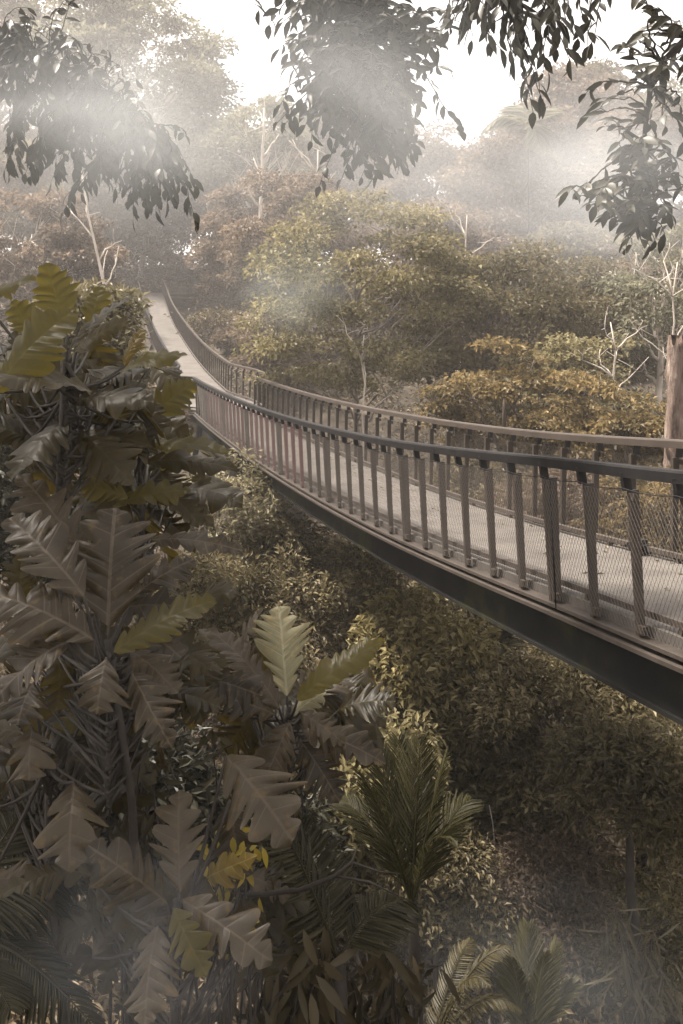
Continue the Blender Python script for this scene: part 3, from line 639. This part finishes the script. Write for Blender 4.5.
BR,OL,YE,CR,DK='big_brown','big_green','big_yellow','big_cream','big_dark'
lobed_plant((66,350),4.7,10,'tallest lobed-leaf tree with upright olive leaves at the upper left',[
 (66,334,47,264,46,OL,.1,.2,dict(n=(.1,-1,.2),d=.3,nl=7,arch=-.05)),
 (-16,300,34,275,30,OL,.3,.2,dict(d=.3)),
 (-6,392,70,306,66,OL,-.3,-.2,dict(n=(-.2,-.9,.4),d=.25,nl=7)),
 (70,350,132,290,26,DK,.1,.3,dict(d=.4)),
 (76,352,124,318,30,DK,0,-.2,dict(d=.4,n=(.2,-.8,.5))),
 (92,392,-6,372,52,DK,-.1,-.5,dict(d=.35,nl=7)),
 (60,372,8,332,44,DK,.2,.3,dict(d=.4)),
 (74,402,150,396,50,DK,.1,-.1,dict(d=.4)),
 (124,366,142,328,24,YE,.25,.3,dict(d=.3,label='single yellow leaf')),
 (120,372,184,350,28,OL,.1,0,dict(d=.35)),
 (70,420,10,470,60,DK,.1,-.3,dict(d=.4)),
 (80,430,130,480,60,DK,.2,0,dict(d=.5)),
 (30,440,-20,420,50,DK,.3,.2,dict()),
 (90,330,100,285,30,OL,.4,.5,dict(d=.3,n=(.1,-1,.2))),
 (40,345,12,300,36,OL,.5,.5,dict(d=.3,n=(.1,-1,.2))),
],1,filler=58,fl_spread=(85,100),fmat=DK)
lobed_plant((140,455),5.4,80,'lobed-leaf sapling with long olive leaves reaching towards the bridge railing',[
 (148,420,194,380,46,OL,.1,.2,dict(d=.35,n=(.2,-.9,.4))),
 (140,448,158,402,44,DK,-.1,0,dict(d=.5)),
 (150,446,226,446,30,OL,0,-.2,dict(d=.3,n=(0,-.5,.9))),
 (146,462,236,464,34,DK,.1,.1,dict(d=.3)),
 (112,506,188,486,44,OL,-.2,-.2,dict(d=.5)),
 (128,498,82,484,44,OL,-.2,-.3,dict(d=.5)),
 (135,470,100,430,44,DK,.2,.2,dict(d=.5)),
 (150,480,200,520,44,DK,.2,0,dict(d=.5)),
 (130,480,90,540,50,DK,.2,0,dict(d=.5)),
 (160,470,190,430,34,OL,.3,.5,dict(d=.4)),
],2,filler=22,fl_spread=(55,70),fmat=DK)
lobed_plant((108,640),4.2,70,'lobed-leaf sapling with a big upright brown leaf in the middle left',[
 (108,626,114,506,104,BR,0,.25,dict(n=(.05,-.95,.35),nl=6,d=.55,arch=.06)),
 (84,596,8,512,74,BR,-.1,.1,dict(nl=6,d=.6)),
 (94,640,-8,588,78,BR,-.15,-.2,dict(nl=6,d=.62)),
 (114,652,214,594,52,OL,-.1,.1,dict(nl=9,d=.4,n=(-.2,-.7,.7))),
 (66,642,-6,692,80,BR,-.2,-.4,dict(nl=5,d=.72)),
 (106,658,96,712,62,BR,-.2,-.35,dict(nl=4,d=.55,n=(0,-.75,.6))),
 (132,672,170,746,54,BR,-.1,-.3,dict(nl=6,d=.6)),
 (130,600,192,556,44,BR,.2,.3,dict(nl=6,d=.6)),
 (85,560,20,470,60,BR,.3,.4,dict(nl=6,d=.6)),
 (130,650,178,690,50,BR,.1,0,dict(nl=5,d=.6)),
 (60,560,40,500,50,BR,.5,.5,dict(nl=6,d=.5)),
 (150,540,240,545,36,BR,.6,.5,dict(nl=6,d=.5)),
],3,filler=62,fl_spread=(100,110))
lobed_plant((289,706),5.6,270,'lobed-leaf sapling holding one upright pale cream leaf',[
 (287,696,279,606,64,CR,0,.2,dict(n=(.1,-.9,.45),nl=7,d=.5,arch=.05,sw=.9,label='upright pale cream leaf')),
 (297,700,384,636,34,OL,-.1,.1,dict(nl=9,d=.3,n=(-.2,-.8,.55))),
 (279,708,212,624,46,BR,-.1,.1,dict(nl=8,d=.5,n=(.5,-.5,.7))),
 (275,715,200,690,44,BR,-.1,-.3,dict(nl=6,d=.6)),
 (300,712,345,742,34,BR,-.1,-.2,dict(nl=6,d=.6)),
 (290,722,260,790,50,BR,-.2,-.4,dict(nl=6,d=.6)),
 (292,716,325,690,26,CR,0,.1,dict(nl=5,d=.5)),
 (300,725,385,760,44,BR,0,-.2,dict(nl=6,d=.6)),
 (300,740,340,800,44,BR,0,-.2,dict(nl=6,d=.6)),
 (260,690,235,650,40,BR,.2,.3,dict(nl=6,d=.6)),
 (195,655,178,642,16,YE,-.2,-.2,dict(nl=4,d=.4)),
 (188,700,192,730,18,YE,-.2,-.2,dict(nl=4,d=.4)),
],4,filler=34,fl_spread=(60,55))
lobed_plant((176,900),3.9,150,'lobed-leaf sapling spread like a star near the bottom left',[
 (180,892,178,790,60,BR,0,.2,dict(n=(.05,-.9,.45),nl=5,d=.6)),
 (168,904,92,846,66,BR,0,-.1,dict(nl=5,d=.66)),
 (182,900,270,958,64,BR,-.1,-.3,dict(nl=5,d=.68)),
 (174,908,204,974,46,OL,-.15,-.35,dict(nl=5,d=.6)),
 (158,926,142,1022,58,BR,-.1,-.4,dict(nl=6,d=.6)),
 (206,878,250,858,34,YE,.2,.0,dict(nl=4,d=.6,n=(-.1,-.85,.5),label='yellow leaf')),
 (226,756,292,836,84,BR,.4,.1,dict(nl=5,d=.6)),
 (230,800,240,880,60,BR,.6,.4,dict(nl=5,d=.6)),
],5,filler=42,fl_spread=(90,80))
lobed_plant((48,745),4.5,20,'lobed-leaf sapling with drooping maple-like leaves at the left edge',[
 (74,782,68,868,72,BR,-.2,-.5,dict(nl=4,d=.6,n=(.1,-.85,.5))),
 (32,728,28,778,54,BR,-.1,-.3,dict(nl=4,d=.6)),
 (34,682,16,722,60,BR,0,-.2,dict(nl=4,d=.65)),
 (-12,880,30,878,36,BR,-.3,-.3,dict(nl=4,d=.4)),
 (60,740,100,780,44,BR,.2,0,dict(nl=5,d=.6)),
 (90,700,66,740,40,OL,.3,.2,dict(nl=5,d=.4)),
],6,filler=44,fl_spread=(75,120))

# ---- palms and fronds
def frond(mb, b, t, arch, nlf, Ll, seed, hang=.35, wid=.035, vee=.5, start=.12, lead=.55, nrm0=None):
    rng=np.random.default_rng(seed); b=np.asarray(b,float); t=np.asarray(t,float); L=np.linalg.norm(t-b)
    p=curve(b,t,np.array([0,0,arch*L]),24); tube(mb,p,np.linspace(.016,.004,24)*max(.6,min(1.2,L/1.5)),5)
    d=np.linspace(start,.99,nlf); k=d*23
    pos=np.stack([np.interp(k,np.arange(24),p[:,i]) for i in range(3)],1); tg=norm(np.gradient(p,axis=0)); tg=norm(np.stack([np.interp(k,np.arange(24),tg[:,i]) for i in range(3)],1))
    upv=np.array([0,0,1.]) if nrm0 is None else np.asarray(nrm0,float)
    sd=norm(np.cross(tg,upv)); nr=np.cross(sd,tg)
    env=np.sin(math.pi*np.clip(d,0,1)**.7*.93+.12)**.7
    for sg in (-1,1):
        ax=norm(tg*(lead+.5*d[:,None])+sd*sg+nr*vee*.3-np.array([0,0,hang])+rng.normal(0,.06,(nlf,3)))
        leaves(mb,pos,ax,nr+rng.normal(0,.12,(nlf,3)),Ll*env*rng.uniform(.85,1.1,nlf),wid*rng.uniform(.8,1.2,nlf),'lance',fold=.25,droop=.22)
def palm(name,label,base_px,Y,fr,mat,seed,cat='palm',lead=.55,hang=.35,wid=.035,nlf=34,stem=True):
    b=P(base_px[0],base_px[1],Y); g=float(ground_z(b[0],b[1])); o=np.array([b[0],b[1],g-.1]); root=tag(empty(name,o),label,cat)
    if stem:
        mb=MB(); tube(mb,curve(np.zeros(3),b-o,np.array([.06,.05,0]),8),np.linspace(.07,.045,8),7); mb.build('stem',M['stem'],root)
    for k,(tx,ty,dy,arch,Ll) in enumerate(fr):
        mb=MB(); frond(mb,b-o,P(tx,ty,Y+dy)-o,arch,nlf,Ll,seed*50+k,wid=wid,lead=lead,hang=hang); mb.build('frond',M[mat],root,smooth=False)
palm('palm','upright palm with stiff narrow fronds in the bottom middle',(412,905),7.2,[(378,748,.3,.03,.42),(398,740,.5,.02,.42),(420,742,.2,.02,.42),(446,756,0,.04,.4),(362,775,-.3,.07,.4),(470,800,.4,.16,.36),(340,800,.5,.16,.36),(455,840,-.3,.25,.36)],'frondl',1,nlf=40,wid=.018,lead=1.1,hang=.0)
palm('palm','dark palm with slatted fronds in the lower left corner',(-40,930),4.6,[(70,880,.2,.18,.34),(60,985,-.2,.12,.3),(110,930,.3,.2,.3),(20,815,.4,.1,.34),(100,1035,-.4,.1,.3),(130,850,.9,.2,.34),(10,1010,-.5,.05,.3)],'frond',2,nlf=46,wid=.02)
palm('palm','palm with one glinting slatted frond beside the yellow flowers',(338,960),5.2,[(262,786,.1,.06,.36),(300,820,.5,.05,.34),(240,900,.3,.2,.3),(410,900,.3,.2,.3)],'frond',3,nlf=44,wid=.022)
palm('palm','dark fan of fronds at the bottom edge, right of the middle',(528,1060),9.,[(500,945,.2,.03,.4),(528,925,.4,.02,.4),(556,945,.1,.03,.4),(512,960,-.3,.05,.4),(545,955,-.3,.05,.4),(575,985,0,.12,.35)],'frondl',4,nlf=46,lead=1.6,hang=.0,wid=.02)
palm('palm','pale arching fern fronds at the bottom edge, left of the dark fan',(425,1075),8.,[(510,948,0,.22,.22),(490,985,-.4,.28,.2),(470,940,.4,.15,.22),(380,985,0,.2,.2),(520,1010,-.2,.3,.2)],'frondp',5,nlf=44,wid=.018,cat='fern')
palm('palm','slender palm under the bridge beam in the middle of the gully',(496,668),17.,[(470,650,.3,.3,.5),(520,640,.3,.3,.5),(480,690,0,.5,.5),(512,700,-.3,.5,.5),(500,630,.5,.1,.5)],'frond',6,nlf=36)
palm('palm','palm with thin hanging fronds below the right end of the bridge',(640,760),13.,[(600,770,.2,.4,.5),(670,775,.2,.4,.5),(620,830,-.2,.6,.5),(660,840,-.3,.6,.5),(640,725,.3,.1,.5),(690,810,0,.5,.5)],'frondp',7,nlf=36)
palm('palm','far palm showing one arching frond against the gap of sky',(528,128),72.,[(484,130,0,.28,2.4),(545,118,2,.3,2.4),(520,108,3,.2,2.4),(540,150,-1,.4,2.4)],'pale',8,nlf=34,wid=.3)
# shrub with long drooping leaves, yellow flowers, twig
def droop_shrub(px,py,Y,label,seed,mat,n=150,spr=(60,60),Ll=.3,W=.06,name='shrub'):
    rng=np.random.default_rng(seed); b=P(px,py,Y); g=float(ground_z(b[0],b[1])); o=np.array([b[0],b[1],g-.1]); root=tag(empty(name,o),label,'shrub'); wd=MB(); lf=MB()
    for i in range(n//10):
        e=P(px+rng.normal(0,spr[0]*.6),py+rng.normal(0,spr[1]*.6),Y+rng.normal(0,.3))-o; s0=np.array([rng.normal(0,.05),0,(b-o)[2]*rng.uniform(.3,.8)])
        p=curve(s0,e,np.array([0,0,.25])+rng.normal(0,.1,3),8,rng,.02); tube(wd,p,np.linspace(.014,.004,8),5)
        k=rng.integers(6 if mat=='flower' else 3,8,10); ax=rng.normal(0,.5,(10,3))-[0,0,.9]; leaves(lf,p[k]+rng.normal(0,.03,(10,3)),ax,rng.normal(0,.3,(10,3))+[0,-1,.4],Ll*rng.uniform(.6,1.2,10),W*rng.uniform(.7,1.2,10),'lance',fold=.2,droop=.25)
    tube(wd,[np.zeros(3),[0.02,0,(b-o)[2]*.5],[0,0,(b-o)[2]*.85]],[.04,.03,.02],6)
    wd.build('branches',M['stem'],root); lf.build('leaves',M[mat],root)
droop_shrub(285,970,5.4,'shrub with long drooping strap leaves at the bottom, beside the star of lobed leaves',1,'strap',260,(60,55),.3,.055)
droop_shrub(385,985,6.2,'tangled shrub with drooping leaves below the brown twig',2,'strap',260,(55,45),.26,.05)
droop_shrub(215,860,4.6,'small plant with bright yellow flowers among the lower lobed leaves',3,'flower',120,(26,34),.09,.03,name='flowering_plant')
droop_shrub(140,775,5.2,'pale-tipped plant catching light between the lobed leaves',4,'frondp',110,(24,45),.15,.035)
droop_shrub(640,960,10.5,'tall grassy plant with drooping blades in the bottom right corner',5,'grassy',160,(50,60),.5,.03,name='grass_plant')
droop_shrub(255,745,6.2,'leafy plant catching light under the cream lobed leaf',6,'frondp',120,(60,40),.16,.04)
def twig():
    mb=MB(); pts=[P(225,896,4.9),P(262,894,4.8),P(300,890,4.75),P(335,876,4.7),P(352,862,4.7),P(358,845,4.75)]
    o=pts[0]; root=tag(empty('fallen_branch',o),'bare brown twig lying across the fronds at the bottom middle','twig')
    tube(mb,np.array([p-o for p in pts]),[.014,.013,.012,.011,.008,.004],7)
    tube(mb,np.array([pts[4]-o,P(380,872,4.75)-o,P(402,874,4.8)-o]),[.007,.006,.003],5)
    tube(mb,np.array([pts[3]-o,P(370,882,4.6)-o,P(398,896,4.6)-o]),[.007,.006,.003],5)
    mb.build('twig',M['stem'],root)
twig()

# ---- leafy branches hanging into the top of the picture, from trees that stand out of the frame
def overhang(name,label,trunk_xy,Y,limb_px,ends,mat,seed,leaf=.25,W=.085,step=.085,dropk=.7,trunk_r=.16,jit=.35,sub=2,shade_canopy=None):
    rng=np.random.default_rng(seed); tx,ty=trunk_xy; g=float(ground_z(tx,ty)); o=np.array([tx,ty,g-.1])
    root=tag(empty(name,o),label,'tree'); wd=MB(); lf=MB()
    limb=np.array([P(a,b,Y+c) for a,b,c in limb_px]); top=limb[0].copy()
    tp=curve(np.zeros(3),np.array([0,0,top[2]-g+1.5]),np.array([.15,0,0]),10,rng,.06); tube(wd,tp,np.linspace(trunk_r*1.4,trunk_r*.6,10),8)
    full=np.concatenate([[o+tp[7]],limb]); full=resample(full,.25); nn=len(full); full[1:-1]+=rng.normal(0,.015,(nn-2,3))
    tube(wd,full-o,np.linspace(.07,.012,nn),7)
    for (ex,ey) in ends:
      for q in range(sub):
        e=P(ex+rng.normal(0,6)*q,ey+rng.normal(0,6)*q,Y+rng.normal(0,jit))
        dd=np.linalg.norm((full-e)*[1,.6,.8],axis=1)+rng.random(nn)*.35; dd[:min(4,nn//3)]+=5; s0=full[np.argmin(dd)]
        p=curve(s0,e,np.array([rng.normal(0,.08),rng.normal(0,.08),.12*np.linalg.norm(e-s0)]),12,rng,.01)
        tube(wd,p-o,np.linspace(.012,.003,12),4)
        L=np.linalg.norm(e-s0); n=max(5,int(L/step)); k=np.linspace(.12,1,n)*11
        pos=np.stack([np.interp(k,np.arange(12),p[:,i]) for i in range(3)],1)-o
        tg=norm(np.gradient(p,axis=0)); tg=np.stack([np.interp(k,np.arange(12),tg[:,i]) for i in range(3)],1)
        az=k*2.4+rng.random(n); rd=np.stack([np.cos(az),np.sin(az),0*az],1)
        ax=norm(tg*.5+rd*rng.uniform(.35,.9,n)[:,None]-np.array([0,0,1.])*dropk*rng.uniform(.5,1.4,n)[:,None])
        leaves(lf,pos,ax,rng.normal(0,.5,(n,3))+[0,-.6,.7],leaf*rng.uniform(.55,1.15,n),W*rng.uniform(.7,1.2,n),'lance',fold=.15,droop=.25)
    if shade_canopy:                                   # unseen leaf mass added above left of the view to shade the foreground
        cc=np.array(shade_canopy[0]); cr=np.array(shade_canopy[1])
        for i in range(shade_canopy[2]):
            d=norm(rng.normal(0,1,3)); e=cc+d*cr*rng.random()**.35; s0=tp[-1]+o+(e-tp[-1]-o)*.3
            if i%3==0: tube(wd,curve(tp[-1],e-o,rng.normal(0,.2,3),6),np.linspace(.05,.01,6),4)
            m=90; dd=rng.normal(0,.5,(m,3))*[1,1,.5]
            leaves(lf,e-o+dd,rng.normal(0,1,(m,3))-[0,0,.4],rng.normal(0,.4,(m,3))+[0,0,1.],leaf*1.6*rng.uniform(.6,1.2,m),W*1.6*rng.uniform(.7,1.2,m),'diamond')
    wd.build('trunk',M['stem'],root); lf.build('crown',M[mat],root)  # with shade_canopy, the crown also holds the added unseen shade leaves
e1=[(290,20),(305,5),(340,5),(440,10),(410,70),(395,95),(300,55),(325,45),(385,5),(296,40),(302,70),(312,95),(320,118),(335,128),(350,140),(360,150),(373,176),(385,140),(402,160),(410,120),(420,90),(330,70),(350,95),(345,50),(372,70),(392,60),(412,50),(432,38),(300,12),(322,30),(360,30),(388,28),(365,110),(380,100),(340,105),(395,135),(355,125),(330,20),(375,15),
    (400,15),(425,15),(318,100),(408,138),(330,115),(366,140),(345,80),(385,85)]
e1b=[(448,30),(460,22),(472,40),(490,42),(500,48),(515,60),(522,36),(540,95),(533,112),(548,70),(556,48),(566,32),(578,38),(592,42),(570,58),(508,20),(485,15),(540,25)]
overhang('overhanging_tree','tree out of frame whose dark leafy branch hangs into the top middle, with an added unseen leaf mass for shade',(-5.6,8.5),8.2,[(-330,-170,0.),(-120,-150,0),(80,-160,0),(270,-110,0),(340,-45,0),(370,10,0),(378,70,0)],e1,'darkleaf',1,leaf=.17,W=.068,step=.05,sub=5,dropk=.1,shade_canopy=((-8.8,5.6,8.8),(5.4,5.,2.4),150))
overhang('overhanging_tree','tree out of frame whose sprigs of separate pointed leaves hang left of the right-hand sky',(6.8,10.5),8.0,[(1000,-150,0.5),(800,-110,.2),(640,-60,0),(540,-30,0),(470,-12,0)],e1b,'darkleaf',2,leaf=.215,W=.066,step=.085,sub=2,dropk=.25)
e2=[(655,12),(628,48),(662,62),(645,30),(602,98),(606,126),(622,150),(602,190),(640,205),(668,225),(684,185),(680,105),(592,205),(632,245),(655,240),(580,190),(640,160),(655,130),(625,175),(612,215),(645,225),(672,160),(690,60),(675,25),(660,185),(630,200),(648,180),(665,205)]
overhang('overhanging_tree','tree out of frame whose dark branch hangs down the top right edge',(5.9,7.5),7.2,[(1000,-120,0.2),(820,-40,0),(700,25,0),(668,50,0),(650,92,0),(641,135,0),(648,180,0),(640,215,0)],e2,'darkleaf',3,leaf=.165,W=.06,step=.065,sub=3,dropk=.15)
e3=[(60,30),(95,70),(130,95),(30,20),(110,60),(75,55),(10,90),(25,120),(40,150),(60,120),(75,160),(90,140),(105,175),(120,150),(135,185),(150,165),(165,190),(172,160),(155,130),(130,120),(110,110),(80,100),(50,90),(20,150),(5,170),(60,175),(90,185),(145,195),(178,185),(120,130),(20,40),(8,20),(40,60),(30,15),(70,140),(140,150)]
overhang('overhanging_tree','tree out of frame whose drooping dark foliage hangs in mist at the upper left',(-8.6,14.),13.,[(-300,40,0.),(-150,10,0),(-40,20,0),(50,55,0),(110,90,0),(150,125,0)],e3,'darkleaf',4,leaf=.25,W=.085,step=.07,sub=5,dropk=.45)

# ---- undergrowth that covers the ground
def undergrowth():
    rng=np.random.default_rng(77); mb=MB()
    def patch(n,x0,x1,y0,y1,per,leaf,h):
        x=rng.uniform(x0,x1,n); y=y0+(y1-y0)*rng.random(n)**1.2; z=ground_z(x,y)
        cx=np.where(y<34,4.22-.293*y,-5.742-.268*(y-34))+.95; ok=~((np.abs(x-cx)<np.where(y>72,4.6,np.where(y>45,2.1,3.)))&(y>30)&(y<86)); x,y,z=x[ok],y[ok],z[ok]; n=len(x)
        idx=np.repeat(np.arange(n),per); m=len(idx); hh=h*rng.uniform(.3,1.2,n)
        d=rng.normal(0,.33,(m,3))*h; d[:,2]=rng.random(m)*hh[idx]
        pos=np.stack([x,y,z],1)[idx]+d
        leaves(mb,pos,norm(d*[1,1,.3]+rng.normal(0,.3,(m,3))),rng.normal(0,.5,(m,3))+[0,0,1.],leaf*rng.uniform(.6,1.4,m),leaf*.45*rng.uniform(.7,1.2,m))
    patch(2600,-9,14,8.5,26,55,.13,.8)
    patch(1400,-22,26,24,60,45,.22,1.1)
    patch(1600,-60,60,55,115,45,.42,2.2)
    tag(mb.build('undergrowth',M['litter'],smooth=False),kind='stuff')
undergrowth()

# ------------------------------------------------------------------ light, sky, haze, camera
SUN_EL,SUN_AZ=R(63),R(-66)           # azimuth from +Y towards +X
w=bpy.data.worlds.new('World'); scn.world=w; w.use_nodes=True; nt=w.node_tree; nt.nodes.clear()
sky=N(nt,'ShaderNodeTexSky',sky_type='NISHITA'); sky.sun_disc=False; sky.sun_elevation=SUN_EL; sky.sun_rotation=SUN_AZ; sky.dust_density=3.; sky.air_density=1.2; sky.ozone_density=.6
mixw=N(nt,'ShaderNodeMix',data_type='RGBA'); mixw.inputs['Factor'].default_value=.78; mixw.inputs['B'].default_value=(10.8,10.0,9.3,1)   # thin overcast over the sky
nt.links.new(sky.outputs[0],mixw.inputs['A'])
bg=N(nt,'ShaderNodeBackground'); bg.inputs['Strength'].default_value=.058; nt.links.new(mixw.outputs['Result'],bg.inputs[0])
ow=N(nt,'ShaderNodeOutputWorld'); nt.links.new(bg.outputs[0],ow.inputs[0])
sl=bpy.data.lights.new('sun','SUN'); sl.energy=5.0; sl.angle=R(9); sl.color=(1,.905,.8); so=bpy.data.objects.new('sun',sl); C.objects.link(so)
import mathutils
sd=mathutils.Vector((math.sin(SUN_AZ)*math.cos(SUN_EL),math.cos(SUN_AZ)*math.cos(SUN_EL),math.sin(SUN_EL)))
so.rotation_euler=sd.to_track_quat('Z','Y').to_euler(); so.location=(0,20,60)

def haze_box():
    mb=MB(); x0,x1,y0,y1,z0,z1=-520,520,-65,620,-12,42
    box(mb,((x0+x1)/2,(y0+y1)/2,(z0+z1)/2),(x1-x0)/2,(y1-y0)/2,(z1-z0)/2)
    m,nt,out=newmat('haze_air'); v=N(nt,'ShaderNodeVolumePrincipled'); v.inputs['Color'].default_value=(.95,.93,.92,1); v.inputs['Density'].default_value=.0014; v.inputs['Anisotropy'].default_value=.5
    nt.links.new(v.outputs[0],out.inputs['Volume'])
    return tag(mb.build('haze',m,smooth=False),kind='stuff')
haze_box()

# drifting banks of mist: real scattering volumes that thin out to nothing at their edges
def mist_bank(c,rad,dens,seed,scale=1.6,col=(.9,.94,.98),thr=.42):
    mb=MB(); n=20; m=12
    th=np.arange(n)/n*2*math.pi; ph=np.linspace(.06,math.pi-.06,m)
    V=np.stack([np.outer(np.sin(ph),np.cos(th)),np.outer(np.sin(ph),np.sin(th)),np.outer(np.cos(ph),np.ones(n))],-1).reshape(-1,3)
    i=(np.arange(m-1)*n)[:,None]; j=np.arange(n)[None]; k=(j+1)%n
    V=np.concatenate([V,[[0,0,1],[0,0,-1]]]); tr=[(m*n,a,(a+1)%n) for a in range(n)]+[(m*n+1,(m-1)*n+(a+1)%n,(m-1)*n+a) for a in range(n)]
    mb.add(V,np.stack([i+j,i+n+j,i+n+k,i+k],-1).reshape(-1,4),tr)
    m_,nt,out=newmat('mist_air'); L=nt.links.new
    tc=N(nt,'ShaderNodeTexCoord'); ln=N(nt,'ShaderNodeVectorMath',operation='LENGTH'); L(tc.outputs['Object'],ln.inputs[0])
    fo=N(nt,'ShaderNodeMapRange',interpolation_type='SMOOTHSTEP'); fo.inputs['From Min'].default_value=.97; fo.inputs['From Max'].default_value=.15; L(ln.outputs['Value'],fo.inputs['Value'])
    mp=N(nt,'ShaderNodeMapping'); mp.inputs['Location'].default_value=(seed*3.1,seed*1.7,seed); mp.inputs['Scale'].default_value=(scale,scale,scale*1.2); L(tc.outputs['Object'],mp.inputs[0])
    no=N(nt,'ShaderNodeTexNoise'); no.inputs['Scale'].default_value=1; no.inputs['Detail'].default_value=2.5; no.inputs['Roughness'].default_value=.5; no.inputs['Distortion'].default_value=.4; L(mp.outputs[0],no.inputs['Vector'])
    nr=N(nt,'ShaderNodeMapRange'); nr.inputs['From Min'].default_value=thr-.12; nr.inputs['From Max'].default_value=thr+.3; L(no.outputs['Fac'],nr.inputs['Value'])
    mu=N(nt,'ShaderNodeMath',operation='MULTIPLY'); L(fo.outputs[0],mu.inputs[0]); L(nr.outputs[0],mu.inputs[1])
    m2=N(nt,'ShaderNodeMath',operation='MULTIPLY'); m2.inputs[1].default_value=dens; L(mu.outputs[0],m2.inputs[0])
    v=N(nt,'ShaderNodeVolumePrincipled'); v.inputs['Color'].default_value=(*col,1); v.inputs['Anisotropy'].default_value=.2; L(m2.outputs[0],v.inputs['Density']); L(v.outputs[0],out.inputs['Volume'])
    o=mb.build('mist',m_); o.location=tuple(float(q) for q in c); o.scale=rad; return tag(o,kind='stuff')
mist_bank(P(70,125,9.),(2.5,2.0,1.25),.34,1,scale=1.3,col=(.74,.77,.79))
mist_bank(P(355,115,6.),(1.5,1.1,1.1),.5,2,scale=1.3,col=(.74,.77,.79))
mist_bank(P(590,190,12.),(3.,2.5,1.6),.11,3,scale=1.8)
mist_bank(P(625,165,5.7),(.85,.75,.8),.34,10,scale=1.4,col=(.74,.77,.79))
mist_bank(P(130,950,2.9),(.62,.5,.45),.3,4,col=(.72,.77,.84),scale=2.2,thr=.48)
mist_bank(P(70,690,4.),(.8,.5,.6),.05,9,col=(.72,.77,.84),scale=2.2,thr=.48)
mist_bank(P(560,1000,8.5),(3.0,1.8,1.3),.09,5,col=(.75,.8,.83),scale=2.2,thr=.46)
mist_bank(P(285,285,25.),(2.5,2.,1.9),.075,6,scale=1.6,col=(.84,.94,.92))
mist_bank(P(330,150,72.),(46,16.,18.),.009,11,scale=1.6)
mist_bank(P(550,180,44.),(13,6.,7.),.03,8,scale=2.)

cam=bpy.data.cameras.new('camera'); co=bpy.data.objects.new('camera',cam); C.objects.link(co); scn.camera=co
co.location=(0,0,0); co.rotation_euler=(R(90),0,0)
cam.sensor_fit='VERTICAL'; cam.sensor_height=36; cam.lens=F/1024*36; cam.shift_y=-(512-HY)/1024; cam.clip_end=3000; cam.clip_start=.05
vs=scn.view_settings; scn.display_settings.display_device='sRGB'; vs.view_transform='Standard'; vs.look='None'; vs.gamma=1; vs.exposure=1.8; vs.use_curve_mapping=False
cy=scn.cycles; cy.use_denoising=True; cy.max_bounces=8; cy.diffuse_bounces=3; cy.glossy_bounces=2; cy.transmission_bounces=4; cy.volume_bounces=1; cy.transparent_max_bounces=8
cy.volume_step_rate=4.; cy.volume_max_steps=128; cy.use_adaptive_sampling=True; cy.adaptive_threshold=.02
try: cy.denoiser='OPENIMAGEDENOISE'
except Exception: pass
